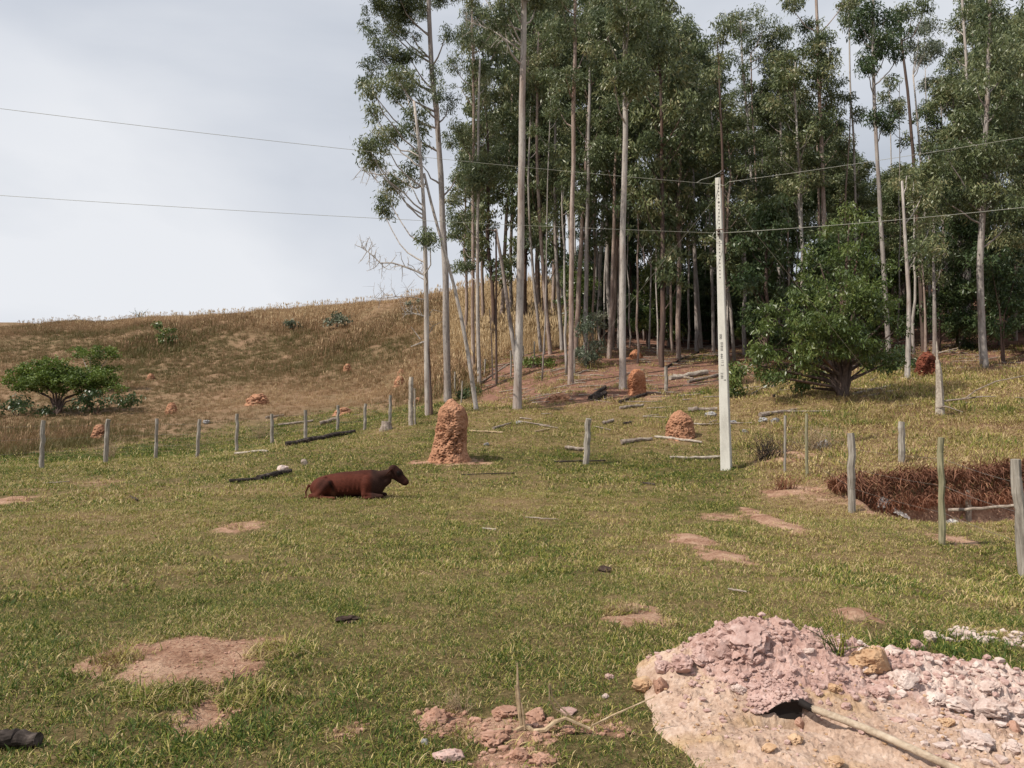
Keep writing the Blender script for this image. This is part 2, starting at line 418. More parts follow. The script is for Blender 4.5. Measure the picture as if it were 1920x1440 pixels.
M_TERMO = soil_mat('orange_termite_earth', (.25, .105, .055), (.40, .18, .10), (.50, .25, .145), 12, .04)
M_TERMR = soil_mat('dark_red_termite_earth', (.10, .03, .02), (.17, .055, .035), (.26, .10, .06), 12, .04)  # dark red earth, darkened further to put the shade into its colour
M_PINK = soil_mat('pink_clod', (.30, .18, .155), (.44, .295, .26), (.56, .42, .38), 26, .01)
M_WHITE = soil_mat('whitish_clod', (.38, .275, .24), (.53, .42, .375), (.66, .56, .51), 26, .01)
M_OCHRE = soil_mat('ochre_clod', (.34, .20, .115), (.46, .30, .185), (.55, .40, .27), 26, .01)
M_RED = soil_mat('reddish_clod', (.24, .13, .09), (.37, .215, .155), (.48, .30, .235), 26, .01)
M_STONE = soil_mat('grey_stone', (.16, .15, .15), (.28, .27, .27), (.42, .40, .39), 20, .01)
M_DUNG = soil_mat('dung', (.025, .015, .013), (.06, .04, .032), (.11, .075, .06), 30, .02)
def plain(name, c, rough=.6, spec=.3, metal=0):
    m, t, b = mat(name, rough, spec); b.inputs['Metallic'].default_value = metal
    n = noise(t, 14, 4, .6, opos(t)); cc = ramp(t, n, [(.3, tuple(x*.8 for x in c)), (.7, tuple(min(x*1.12, .9) for x in c))])
    t.links.new(cc, b.inputs['Base Color']); return m
# ------------------------------------------------------------------ ground sheet
def ground_mat():
    m, t, b = mat('pasture_soil', .95, .08)
    w = wpos(t)
    d = attr(t, 'dirt'); dr = attr(t, 'dry'); hl = attr(t, 'hill'); fo = attr(t, 'forest')
    f1 = noise(t, 30, 8, .7, w); f2 = noise(t, 3.0, 6, .6, w); f3 = noise(t, .35, 5, .6, w)
    grass = ramp(t, mth(t, 'ADD', mth(t, 'MULTIPLY', f1, .6), mth(t, 'MULTIPLY', f2, .4)),
                 [(.34, (.04, .038, .015)), (.48, (.10, .08, .032)), (.64, (.24, .18, .09))])
    dryc = ramp(t, f1, [(.3, (.12, .075, .04)), (.5, (.25, .17, .09)), (.7, (.38, .28, .16))])
    base = mixc(t, dr, grass, dryc)
    hillc = ramp(t, mth(t, 'ADD', mth(t, 'MULTIPLY', f2, .5), mth(t, 'MULTIPLY', f3, .5)),
                 [(.34, (.13, .10, .05)), (.47, (.19, .13, .075)), (.6, (.26, .165, .105)), (.7, (.33, .22, .14))])
    base = mixc(t, hl, base, hillc)
    forc = ramp(t, mth(t, 'ADD', mth(t, 'MULTIPLY', f1, .55), mth(t, 'MULTIPLY', f2, .45)),
                [(.34, (.09, .05, .035)), (.48, (.21, .11, .08)), (.66, (.36, .21, .15))])
    base = mixc(t, fo, base, forc)
    soil = ramp(t, mth(t, 'ADD', mth(t, 'MULTIPLY', f1, .5), mth(t, 'MULTIPLY', f2, .5)),
                [(.36, (.15, .075, .048)), (.46, (.32, .18, .12)), (.60, (.52, .345, .245))])
    e = mth(t, 'ADD', d, mth(t, 'MULTIPLY', mth(t, 'SUBTRACT', noise(t, 9, 5, .65, w), .5), .9), True)
    e = ramp(t, e, [(.42, (0,)*3), (.78, (1,)*3)])
    c = mixc(t, e, base, soil)
    t.links.new(c, b.inputs['Base Color'])
    h = mth(t, 'ADD', mth(t, 'MULTIPLY', f1, .6), f2); bumpn(t, b, h, .06, 1.0)
    return m
M_GROUND = ground_mat()
th = np.r_[np.arange(-180, -50, 6.0), np.arange(-50, 50, .2), np.arange(50, 180, 6.0)]
rr = np.r_[0.0001, .6, 1.2, 1.8, np.geomspace(2.4, 175, 455), 210, 260, 340, 450]
TH, RR = np.meshgrid(np.radians(th), rr)
GX, GY = RR*np.sin(TH), RR*np.cos(TH)
GZ = ground_z(GX, GY)
GZ = np.where(RR > 175, np.minimum(GZ, GZ[RR.shape[0]-5][None] - (RR-175)*.12), GZ)
n_r, n_t = GX.shape
i = np.arange(n_r-1)[:, None]*n_t; j = np.arange(n_t)[None]; j2 = (j+1) % n_t
Q = np.stack([i+j, i+n_t+j, i+n_t+j2, i+j2], -1).reshape(-1, 4)[:, ::-1]
Q = Q[:, ::-1]
g = MB().add(np.stack([GX, GY, GZ], -1), Q)
me = g.mesh('ground', M_GROUND, True)
hl, fo, fa, dr = zones(GX, GY, GZ); dm = dirt_mask(GX, GY)
for nm, arr in (('dirt', np.where((gully(GX, GY) < -.12), 1.0, dm*(1-hl)*(1-.6*fo))), ('dry', np.clip(dr + fa*.6, 0, 1)), ('hill', hl), ('forest', fo)):
    a = me.attributes.new(nm, 'FLOAT', 'POINT'); a.data.foreach_set('value', arr.astype(np.float32).ravel())
ground = link('ground', me); tag(ground, kind='structure')
# check orientation
if me.polygons[n_t*100].normal.z < 0: me.flip_normals()

# ------------------------------------------------------------------ dug-out earth heap
def crest(x):
    return np.interp(x, [.62,.76,.91,1.05,1.18,1.28,1.44,1.55,1.64,1.80,2.05,2.35,2.7,3.1,4.2,5], [-.03,.0,.09,.13,.20,.25,.29,.285,.265,.235,.17,.115,.075,.06,.05,.04])
def heap_h(x, y):
    yc = 4.74 + .10*(fbm(x*2.2, 0.3, 0, 3, 77)-.5)*2 - .12*sstep(2.2, 3.2, x)
    H = crest(x)
    k = y - yc
    front = sstep(-.78, .02, k) * (k <= 0.02) ; back = (1 - sstep(.0, .36, k)) * (k > 0.02)
    prof = front + back
    sand = .045 * sstep(.62, .95, x + .10*(fbm(y*3, 1, 0, 2, 5)-.5) + sstep(4.2, 3.2, y)*(-.1)) * (1 - sstep(.0, .30, k))
    h = np.maximum(H * prof, 0) + sand
    n = (fbm(x*5, y*5, 0, 3, 81)-.5)*.09 + (fbm(x*15, y*15, 0, 4, 83, .6)-.5)*.075 + (fbm(x*42, y*42, 0, 2, 85, .7)-.5)*.026 + np.maximum(fbm(x*27, y*27, 0, 2, 87)-.62, 0)*.16
    w = sstep(.0, .05, h)
    rough = .5 + .5*sstep(.05, .16, H*prof)
    rough = np.maximum(rough, sstep(1.9, 2.4, x)*.9)
    return h + n*w*rough - .05*(1-sstep(.0, .02, h))
hx = np.arange(.45, 5.0, .0135); hy = np.arange(2.3, 5.35, .0135)
HX, HY = np.meshgrid(hx, hy)
def solid_z(x, y):
    return ground_z(x, y) + np.where((np.asarray(x) > .5) & (np.asarray(y) < 5.3) & (np.asarray(y) > 2.35) & (np.asarray(x) < 4.9), np.maximum(heap_h(x, y), 0), 0)
HZ = ground_z(HX, HY) + heap_h(HX, HY)
def heap_mat():
    m, t, b = mat('dug_earth', .95, .1)
    w = wpos(t); f1 = noise(t, 40, 8, .7, w); f2 = noise(t, 6, 5, .6, w)
    s = mth(t, 'ADD', mth(t, 'MULTIPLY', f1, .55), mth(t, 'MULTIPLY', f2, .45))
    pink = ramp(t, s, [(.36, (.27, .155, .13)), (.5, (.42, .275, .235)), (.64, (.56, .41, .365))])
    sand = ramp(t, s, [(.36, (.29, .19, .14)), (.5, (.45, .32, .245)), (.64, (.57, .44, .36))])
    yel = ramp(t, s, [(.36, (.29, .18, .095)), (.5, (.42, .285, .16)), (.64, (.53, .395, .25))])
    wht = ramp(t, s, [(.36, (.36, .25, .215)), (.5, (.52, .40, .35)), (.64, (.66, .56, .50))])
    p = mth(t, 'ADD', attr(t, 'pink'), mth(t, 'MULTIPLY', mth(t, 'SUBTRACT', noise(t, 4, 5, .6, w), .5), .9), True)
    c = mixc(t, ramp(t, noise(t, 2.3, 3, .5, w), [(.52, (0,)*3), (.66, (1,)*3)]), sand, yel)
    c = mixc(t, ramp(t, p, [(.4, (0,)*3), (.6, (1,)*3)]), c, pink)
    q = mth(t, 'ADD', attr(t, 'white'), mth(t, 'MULTIPLY', mth(t, 'SUBTRACT', noise(t, 5, 5, .6, w), .5), .9), True)
    c = mixc(t, ramp(t, q, [(.45, (0,)*3), (.65, (1,)*3)]), c, wht)
    t.links.new(c, b.inputs['Base Color']); bumpn(t, b, s, .02, .9)
    return m
M_HEAP = heap_mat()
ny_, nx_ = HX.shape
keep = (heap_h(HX, HY) > -.045)
i = np.arange(ny_-1)[:, None]*nx_; j = np.arange(nx_-1)[None]
Q = np.stack([i+j, i+j+1, i+nx_+j+1, i+nx_+j], -1)
kk = keep[:-1, :-1] | keep[1:, :-1] | keep[:-1, 1:] | keep[1:, 1:]
me = MB().add(np.stack([HX, HY, HZ], -1), Q[kk].reshape(-1, 4)).mesh('earth_heap', M_HEAP, False)
pk = np.clip(sstep(.07, .17, heap_h(HX, HY)) * sstep(.95, 1.15, HX) + .55*sstep(1.7, 2.1, HX)*sstep(3.7, 4.2, HY), 0, 1)
wh = sstep(1.9, 2.5, HX) * sstep(3.75, 4.1, HY) * .9 * sstep(4.75, 4.5, HY)
for nm, arr in (('pink', pk), ('white', wh)):
    a = me.attributes.new(nm, 'FLOAT', 'POINT'); a.data.foreach_set('value', arr.astype(np.float32).ravel())
heap = link('earth_heap', me)
tag(heap, 'low heap of freshly dug pink and sandy earth in the near right corner', 'earth heap')

# ------------------------------------------------------------------ grass by geometry nodes
def tuft(nb, rad, lmin, lmax, w, seg, lean=.9, seeds=0, rb=(0, 1)):
    m = MB()
    for q in range(nb):
        a0 = rng.random()*6.283; r0 = rad*math.sqrt(rng.random()); x0, y0 = r0*math.cos(a0), r0*math.sin(a0)
        ln = lmin + (lmax-lmin)*rng.random()**1.5; dirn = rng.random()*6.283
        dx, dy = math.cos(dirn), math.sin(dirn); bend = lean*(.3+rng.random())
        tt = np.linspace(0, 1, seg+1)
        ang = bend*tt**.8
        hx_ = np.cumsum(np.r_[0, np.sin(ang[1:])])*ln/seg; hz_ = np.cumsum(np.r_[0, np.cos(ang[1:])])*ln/seg
        cx, cy_, cz = x0+dx*hx_, y0+dy*hx_, hz_-.006
        tw = rng.random()*6.283 if rng.random() < .5 else dirn+math.pi/2
        px, py = math.cos(tw), math.sin(tw); ww = w*(.6+.8*rng.random())*(1-tt**2)*.5
        V = []
        for k in range(seg): V += [[cx[k]-px*ww[k], cy_[k]-py*ww[k], cz[k]], [cx[k]+px*ww[k], cy_[k]+py*ww[k], cz[k]]]
        V.append([cx[-1], cy_[-1], cz[-1]])
        qs = [[2*k, 2*k+1, 2*k+3, 2*k+2] for k in range(seg-1)]
        m.add(V, qs, [[2*seg-2, 2*seg-1, 2*seg]], rb[0] + (rb[1]-rb[0])*rng.random())
    for q in range(seeds):
        a0 = rng.random()*6.283; r0 = rad*rng.random(); x0, y0 = r0*math.cos(a0), r0*math.sin(a0)
        ln = lmax*(1.1+.5*rng.random()); lx, ly = rng.normal(0, .12, 2)*ln
        m.tube([[x0, y0, 0], [x0+lx*.5, y0+ly*.5, ln*.6], [x0+lx, y0+ly, ln]], [w*.4, w*.35, w*.2], 3, .8, False)
        m.tube([[x0+lx*.8, y0+ly*.8, ln*.83], [x0+lx, y0+ly, ln*.95], [x0+lx*1.2, y0+ly*1.2, ln*1.1]], [w*.3, w*1.3, w*.2], 4, 1.0, False)
    return m
def scatter(name, srcs, X, Y, Z, scl, dry, m, sclz=None):
    coll = bpy.data.collections.new(name + '_pieces')
    for q, s in enumerate(srcs):
        coll.objects.link(bpy.data.objects.new('%s_piece_%02d' % (name, q), s.mesh(name + '_piece', m)))
    n = len(X)
    me = bpy.data.meshes.new(name); me.vertices.add(n)
    me.vertices.foreach_set('co', np.stack([X, Y, Z], 1).astype(np.float32).ravel())
    def fa_(nm, typ, arr, key='value'):
        a = me.attributes.new(nm, typ, 'POINT'); a.data.foreach_set(key, np.ascontiguousarray(arr).ravel())
    rot = np.stack([rng.normal(0, .12, n), rng.normal(0, .12, n), rng.random(n)*6.283], 1)
    fa_('rot', 'FLOAT_VECTOR', rot.astype(np.float32), 'vector')
    sz = scl if sclz is None else sclz
    fa_('scl', 'FLOAT_VECTOR', np.stack([scl, scl, sz], 1).astype(np.float32), 'vector')
    fa_('pick', 'INT', rng.integers(0, len(srcs), n).astype(np.int32)); fa_('dry', 'FLOAT', dry.astype(np.float32))
    o = link(name, me)
    ng = bpy.data.node_groups.new(name + '_scatter', 'GeometryNodeTree')
    ng.interface.new_socket('Geometry', in_out='INPUT', socket_type='NodeSocketGeometry')
    ng.interface.new_socket('Geometry', in_out='OUTPUT', socket_type='NodeSocketGeometry')
    gi = N(ng, 'NodeGroupInput'); go = N(ng, 'NodeGroupOutput'); ip = N(ng, 'GeometryNodeInstanceOnPoints')
    ci = N(ng, 'GeometryNodeCollectionInfo'); ci.inputs[0].default_value = coll
    ci.inputs['Separate Children'].default_value = True; ci.inputs['Reset Children'].default_value = True
    def na(nm, typ):
        x = N(ng, 'GeometryNodeInputNamedAttribute', data_type=typ); x.inputs[0].default_value = nm
        return x.outputs[0]
    mp_ = N(ng, 'GeometryNodeMeshToPoints'); ng.links.new(gi.outputs[0], mp_.inputs[0])
    ng.links.new(mp_.outputs[0], ip.inputs['Points']); ng.links.new(ci.outputs[0], ip.inputs['Instance'])
    ip.inputs['Pick Instance'].default_value = True
    ng.links.new(na('pick', 'INT'), ip.inputs['Instance Index'])
    er = N(ng, 'FunctionNodeEulerToRotation'); ng.links.new(na('rot', 'FLOAT_VECTOR'), er.inputs[0]); ng.links.new(er.outputs[0], ip.inputs['Rotation'])
    ng.links.new(na('scl', 'FLOAT_VECTOR'), ip.inputs['Scale']); ng.links.new(ip.outputs[0], go.inputs[0])
    md = o.modifiers.new('scatter', 'NODES'); md.node_group = ng
    me.materials.append(m)
    return o
def sample(r0, r1, dens, a=46):
    n = int(dens * math.radians(2*a)/2 * (r1*r1 - r0*r0))
    r = np.sqrt(r0*r0 + (r1*r1-r0*r0)*rng.random(n)); th_ = np.radians(rng.uniform(-a, a, n))
    return r*np.sin(th_), r*np.cos(th_)
def heapish(x, y): return (x > .5) & (x < 4.9) & (y < 5.3) & ((heap_h(x, y) > .004) | (bump(x, y, 1.42, 4.08, .35, .3) > .37))
tri = {}
XS, YS, SS, SZ, DD = [], [], [], [], []
levels = [(2.6, 8, 430, [tuft(26, .085, .03, .085, .0055, 3, 2.3) for _ in range(6)]),
          (8, 16, 150, [tuft(24, .15, .04, .105, .0095, 3, 1.9) for _ in range(5)]),
          (16, 30, 58, [tuft(26, .25, .05, .12, .017, 2, 1.7) for _ in range(5)]),
          (30, 48, 16, [tuft(26, .45, .07, .18, .03, 2, 1.5) for _ in range(4)])]
for r0, r1, dens, src in levels:
    x, y = sample(r0, r1, dens)
    z = ground_z(x, y); hl, fo, fa, dr = zones(x, y, z); dm = dirt_mask(x, y)
    p = rng.random(len(x))
    k = (p > np.clip(dm**1.4*1.1, 0, .985)) & (p > hl*1.1) & (p > fo*.75) & ~heapish(x, y)
    cl = fbm(x*2.2, y*2.2, 0, 3, 91); k &= (rng.random(len(x)) < .55 + .9*sstep(.3, .55, cl))
    # the gully bed stays bare
    k &= ~((gully(x, y) < -.2) & (rng.random(len(x)) > .06))
    x, y, z, dr, fa, dm, cl = [q[k] for q in (x, y, z, dr, fa, dm, cl)]
    s = .45 + .42*rng.random(len(x)) + .28*sstep(.5, .7, cl)
    u_, v_ = proj(x, y, z)
    lush = .6*bump(u_, v_, 1720, 1215, 150, 45) + .5*bump(u_, v_, 1600, 893, 110, 14) + .35*bump(u_, v_, 280, 1390, 300, 90) + .3*bump(u_, v_, 1880, 1100, 60, 60) + .5*bump(u_, v_, 470, 1290, 90, 40)
    s = s * (1 + lush + .5*fa + .25*sstep(1380, 1500, u_)*sstep(905, 860, v_))
    ddry = np.clip(dr*.85 + fa*.3 + .4*sstep(.1, .6, dm) - .55*lush*(v_ > 1150) + rng.normal(0, .13, len(x)) + .06, 0, 1)
    if r0 == 2.6: nm = 'near_grass'
    o = scatter('pasture_grass', src, x, y, z, s, ddry, M_GRASS)
    tag(o, {2.6: 'short mixed green and straw grass in the near part of the pasture', 8: 'short grass across the middle of the pasture around the cow',
            16: 'grass between the cow and the fence posts', 30: 'grass beyond the fence posts up to the foot of the slope'}[r0], 'grass', kind='stuff')
# ragged tufts that overhang the rims of the bare patches
x, y = sample(2.8, 9.5, 330); dm = dirt_mask(x, y); k = (rng.random(len(x)) < sstep(.08, .25, dm)*sstep(.95, .6, dm)*.5) & ~heapish(x, y)
x, y = x[k], y[k]
o = scatter('rim_grass', [tuft(30, .06, .04, .10, .0055, 4, 2.6) for _ in range(5)], x, y, ground_z(x, y), .6+.6*rng.random(len(x)), np.clip(.78+rng.normal(0, .18, len(x)), 0, 1), M_GRASS)
tag(o, 'half dead tufts hanging over the rims of the bare earth patches', 'grass', kind='stuff')
for u_c, v_c, ru_, rv_, n_, dr_ in ((300, 1308, 80, 12, 42, .55), (478, 1304, 62, 13, 55, .6), (500, 1222, 30, 16, 22, .85), (225, 1240, 50, 8, 18, .8), (1160, 1148, 40, 6, 18, .85), (560, 1225, 30, 12, 16, .5)):
    c_ = hit(u_c, v_c); a_ = rng.random(n_)*6.283; q_ = np.sqrt(rng.random(n_)); X_ = c_[0]+np.cos(a_)*q_*ru_*c_[1]/F; Y_ = c_[1]+np.sin(a_)*q_*rv_*c_[1]/F*3.2
    o = scatter('rim_grass', [tuft(30, .06, .05, .14, .0055, 4, 2.4) for _ in range(3)], X_, Y_, ground_z(X_, Y_), .7+.5*rng.random(n_), np.clip(dr_+rng.normal(0, .15, n_), 0, 1), M_GRASS)
    tag(o, {300: 'shaggy tussock below the left of the large bare patch', 478: 'overhanging tussock below the right of the large bare patch', 500: 'grey dead tuft on the right rim of the large bare patch', 225: 'dry tuft on the left rim of the large bare patch', 1160: 'dry tuft above the small bare patch left of the heap', 560: 'green tuft right of the large bare patch'}[u_c], 'grass', kind='stuff')
# tall dry grass on the hillside
x, y = sample(34, 124, 9.5, 45)
dens = np.interp(y, [34, 60, 128], [1, .8, .45]); k0 = rng.random(len(x)) < dens; x, y = x[k0], y[k0]
z = ground_z(x, y); hl, fo, fa, dr = zones(x, y, z); u_, v_ = proj(x, y, z)
inh = np.maximum(hl, fa*.9*(y > 26)); k = (rng.random(len(x)) < inh); x, y, z, u_, v_, hl = [q[k] for q in (x, y, z, u_, v_, hl)]
n1_ = fbm(x*.07, y*.07, 0, 3, 101)
s = (.5 + .55*rng.random(len(x))) * (.55 + .6*sstep(.42, .6, n1_)) * (.5 + .5*sstep(770, 690, v_)) * (1-.45*sstep(80, 108, y))
dd = .46 + 1.25*(fbm(x*.11, y*.11, 0, 3, 103)-.5) + .45*bump(u_, v_, 960, 610, 110, 70) + .12*bump(u_, v_, 640, 600, 200, 50) - .30*bump(u_, v_, 120, 640, 220, 45) - .3*bump(u_, v_, 480, 640, 130, 30) - .22*sstep(750, 800, v_) + rng.normal(0, .08, len(x))
src = [tuft(34, .55, .30, .75, .035, 2, .7, 0, (.1, .8)) for _ in range(4)] + [tuft(26, .5, .35, .8, .035, 2, .8, 2, (.1, .85))]
o = scatter('hill_grass', src, x, y, z, s*1.2, np.clip(dd, 0, 1), M_HILL)
tag(o, 'tall dry reddish brown grass covering the hillside behind the fence', 'grass', kind='stuff')
# seedy straw on the sunlit slope behind the slim trunks
x = rng.uniform(-8, 14, 9000); y = rng.uniform(45, 86, 9000); z = ground_z(x, y); u_, v_ = proj(x, y, z)
k = rng.random(9000) < bump(u_, v_, 970, 612, 110, 62, 2); x, y, z = x[k], y[k], z[k]
o = scatter('straw_grass', [tuft(30, .45, .5, 1.1, .03, 2, .35, 3, (.7, 1)) for _ in range(3)], x, y, z, .8+.4*rng.random(len(x)), np.full(len(x), .85), M_HILL)
tag(o, 'pale golden straw standing on the sunlit slope behind the slim trunks', 'grass', kind='stuff')
# rank grass right of the pole and under the trees
x, y = sample(17, 48, 7, 42); z = ground_z(x, y); hl, fo, fa, dr = zones(x, y, z); u_, v_ = proj(x, y, z)
pr = .75*sstep(1370, 1460, u_)*sstep(900, 860, v_)*(1-fo*.8) + .7*fa*(y < 46) + .12*fo + .65*bump(u_, v_, 1040, 700, 90, 34) + .5*bump(u_, v_, 1190, 795, 130, 20)
cl = fbm(x*.5, y*.5, 0, 3, 107)
k = rng.random(len(x)) < pr*sstep(.35, .55, cl); x, y, z = x[k], y[k], z[k]
o = scatter('rank_grass', [tuft(44, .36, .14, .40, .016, 3, 1.7) for _ in range(5)], x, y, z, .6+.6*rng.random(len(x)), np.clip(.58+1.4*(fbm(x*.4, y*.4, 0, 3, 109)-.5)+rng.normal(0, .1, len(x)), 0, 1), M_GRASS)
tag(o, 'rank half dry grass right of the concrete pole and below the trees', 'grass', kind='stuff')
# red dead grass hanging over the gully bank
x = rng.uniform(6.25, 13.5, 4200); y = np.zeros_like(x)
wob = (fbm(x*0.9, 3.1, 0, 3, 11) - .5) * 0.7
kb = MB()
for q in range(len(x)):
    up = rng.random()**1.3
    y0 = 15.0 + wob[q] + .30 - .42*up; z0 = float(0)
    x0 = x[q]; y0 += rng.normal(0, .10)
    kb_l = rng.uniform(.25, .68); dx = rng.normal(0, .8); 
    tt = np.linspace(0, 1, 5); ang = -.5 + (2.7+rng.normal(0, .3))*tt
    hh = np.cumsum(np.r_[0, np.sin(ang[1:]+.0)])*kb_l/4; vv = np.cumsum(np.r_[0, np.cos(ang[1:])])*kb_l/4
    P_ = np.stack([x0+dx*hh, y0-np.abs(hh), np.full(5, 0.)+vv], 1)
    w_ = rng.uniform(.012, .024)*np.array([.8, 1, .9, .6, .05])/2
    V = np.empty((10, 3)); V[0::2] = P_; V[1::2] = P_; a_ = rng.normal(0, .5)
    V[0::2, 0] -= w_*math.cos(a_); V[1::2, 0] += w_*math.cos(a_); V[0::2, 1] -= w_*math.sin(a_); V[1::2, 1] += w_*math.sin(a_)
    kb.add(V, [[2*c, 2*c+1, 2*c+3, 2*c+2] for c in range(4)], None, np.clip(rng.normal(.42, .25) + .35*(vnoise(x0*1.7, up*3)-.5), 0, 1)); kb.v[-1][:, 2] += 0; 
    y[q] = y0
xs = x; zg = ground_z(xs, np.full_like(xs, 0)+15.0+wob+.45)   # lip height
gz = ground_z(xs, y)
zg = zg + (fbm(xs*1.3, 2.2, 0, 3, 19)-.5)*.34
top = np.minimum(zg + .02, np.maximum(gz + .03, zg - .52))
for q in range(len(x)): kb.v[q][:, 2] += top[q]
o = link('hanging_grass', kb.mesh('hanging_grass', M_BANK)); tag(o, 'rust red dead grass hanging over the gully bank between the posts', 'dead grass', kind='stuff')
# ------------------------------------------------------------------ helpers for things on the ground
def gz(x, y): return float(solid_z(x, y))
def empty(name, loc, rz=0):
    o = bpy.data.objects.new(name, None); COL.objects.link(o); o.location = loc; o.rotation_euler = (0, 0, rz); o.empty_display_size = .2; return o
def loc_path(px, d, org):
    return np.array([at(u, v, d) for u, v in px]) - org

# ------------------------------------------------------------------ the cow
def sd_ell(p, c, r, rot=0.0):
    q = p - np.array(c)
    if rot:
        cs, sn = math.cos(rot), math.sin(rot); q = np.stack([q[..., 0]*cs + q[..., 2]*sn, q[..., 1], -q[..., 0]*sn + q[..., 2]*cs], -1)
    r = np.array(r); k0 = np.linalg.norm(q/r, axis=-1); k1 = np.linalg.norm(q/(r*r), axis=-1)
    return k0*(k0-1)/(k1+1e-9)
def sd_cap(p, a, b, ra, rb, flat=1.0):
    a = np.array(a, float); b = np.array(b, float); pa = p-a; ba = b-a
    pa2 = pa*np.array([1, flat, 1]); h = np.clip((pa@ba)/(ba@ba), 0, 1)
    d = pa - h[..., None]*ba; d = d*np.array([1, flat, 1])
    return np.linalg.norm(d, axis=-1) - (ra + (rb-ra)*h)
def smin(a, b, k):
    h = np.clip(.5+.5*(b-a)/k, 0, 1); return b*(1-h)+a*h - k*h*(1-h)
def build_cow():
    s = .001355
    def X(cx): return (cx-220)*s
    def Zc(cy): return (615-cy)*s
    h = .0115
    gx, gy, gzz = np.arange(-.18, 2.06, h), np.arange(-.42, .40, h), np.arange(-.07, .70, h)
    p = np.stack(np.meshgrid(gx, gy, gzz, indexing='ij'), -1)
    f = sd_ell(p, (X(760), 0, .235), (.50, .235, .245), .10)                         # barrel
    f = smin(f, sd_ell(p, (X(1010), 0, .27), (.27, .215, .235)), .06)                # ribs and shoulders
    f = smin(f, sd_ell(p, (X(480), .01, .205), (.27, .215, .205), .18), .07)         # rump
    f = smin(f, sd_cap(p, (X(560), 0, .385), (X(1120), 0, .475), .045, .055), .07)   # back line
    f = smin(f, sd_cap(p, (X(495), -.12, .375), (X(495), .12, .375), .040, .040), .025) # hip bones
    f = smin(f, sd_ell(p, (X(1095), -.165, .27), (.10, .065, .17), .25), .025)          # shoulder blade
    for q in range(5): f = smin(f, sd_cap(p, (X(700+q*62), -.225, .12), (X(730+q*62), -.19, .36), .001, .001), .035)   # ribs
    f = smin(f, sd_ell(p, (X(1150), 0, .25), (.20, .185, .255)), .06)                # chest
    f = smin(f, sd_cap(p, (X(1130), 0, .37), (X(1385), -.01, .46), .125, .086, 1.2), .06)  # neck
    f = smin(f, sd_cap(p, (X(1190), 0, .21), (X(1345), -.01, .33), .135, .075, 1.25), .05)     # dewlap
    f = smin(f, sd_cap(p, (X(1425), -.02, .535), (X(1490), -.02, .47), .092, .084, 1.15), .035)  # skull
    f = smin(f, sd_cap(p, (X(1480), -.02, .465), (X(1595), -.02, .315), .082, .058, 1.12), .035) # muzzle
    f = smin(f, sd_ell(p, (X(1598), -.02, .300), (.058, .054, .058)), .02)           # nose
    f = smin(f, sd_cap(p, (X(1450), -.02, .41), (X(1575), -.02, .280), .066, .044, 1.1), .03)  # jaw
    f = smin(f, sd_cap(p, (X(1425), -.06, .58), (X(1425), .02, .58), .028, .028), .03) # poll
    # near hind leg: haunch, hock folded, cannon along the ground
    f = smin(f, sd_ell(p, (X(470), -.195, .205), (.205, .085, .140), .85), .022)
    f = smin(f, sd_cap(p, (X(560), -.22, .29), (X(420), -.25, .07), .075, .060), .035)
    f = smin(f, sd_cap(p, (X(330), -.23, .055), (X(480), -.27, .04), .052, .036), .03)
    f = smin(f, sd_cap(p, (X(430), -.27, .035), (X(620), -.30, .025), .036, .028), .02)
    f = smin(f, sd_cap(p, (X(610), -.30, .025), (X(655), -.30, .020), .034, .030), .01)
    f = smin(f, sd_ell(p, (X(430), .19, .14), (.20, .07, .13)), .05)
    # near fore leg folded: elbow, forearm forward, knee, cannon back
    f = smin(f, sd_cap(p, (X(1060), -.16, .27), (X(1050), -.20, .09), .085, .060), .05)
    f = smin(f, sd_cap(p, (X(1050), -.20, .075), (X(1275), -.21, .050), .058, .042), .03)
    f = smin(f, sd_cap(p, (X(1280), -.21, .045), (X(1090), -.25, .022), .040, .026), .015)
    f = smin(f, sd_cap(p, (X(1090), -.25, .020), (X(1045), -.25, .018), .030, .028), .01)
    f = smin(f, sd_cap(p, (X(1100), .17, .07), (X(1300), .17, .05), .06, .042), .04)
    f = smin(f, sd_cap(p, (X(270), -.02, .24), (X(235), -.05, .12), .022, .016), .02)  # tail
    f = smin(f, sd_cap(p, (X(235), -.05, .12), (X(250), -.10, .02), .016, .014), .01)
    f = smin(f, sd_cap(p, (X(250), -.12, .018), (X(180), -.20, .010), .024, .012), .01)
    V, Q = surface_nets(f, np.array([gx[0], gy[0], gzz[0]]), h)
    x, y, z = V.T
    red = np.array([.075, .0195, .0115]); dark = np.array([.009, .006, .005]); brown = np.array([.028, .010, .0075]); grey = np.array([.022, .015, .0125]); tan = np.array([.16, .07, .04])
    c = np.tile(red, (len(V), 1))
    def blend(w, col): 
        nonlocal c; c = c*(1-w[:, None]) + col*w[:, None]
    nz = fbm(x*6, y*6, z*6, 3, 5) - .5
    blend(.75*sstep(X(1080), X(1180), x + nz*.15), grey)
    blend(.8*sstep(X(1330), X(1420), x), brown)
    blend(.9*sstep(.06, .0, np.hypot((x-X(1505)), (z-.47)) - .018 + nz*.04), dark)
    blend(.75*sstep(X(1560), X(1600), x), brown*1.6)
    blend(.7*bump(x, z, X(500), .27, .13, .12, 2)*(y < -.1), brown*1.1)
    blend(.85*sstep(.05, .0, np.abs(x - X(590) + (z-.3)*.35))*(y < -.12)*sstep(.1, .2, z)*(z < .34), dark)  # dark shadow line painted into the coat along the haunch crease
    blend(.6*bump(x, z, X(620), .09, .05, .06), tan)
    blend(.6*sstep(.09, .02, z)*sstep(X(700), X(600), x), tan*.9)
    blend(.75*sstep(.17, .04, z+nz*.05)*(x > X(660))*(x < X(1010)), dark)  # belly shadow painted into the coat colour, darker towards the ground
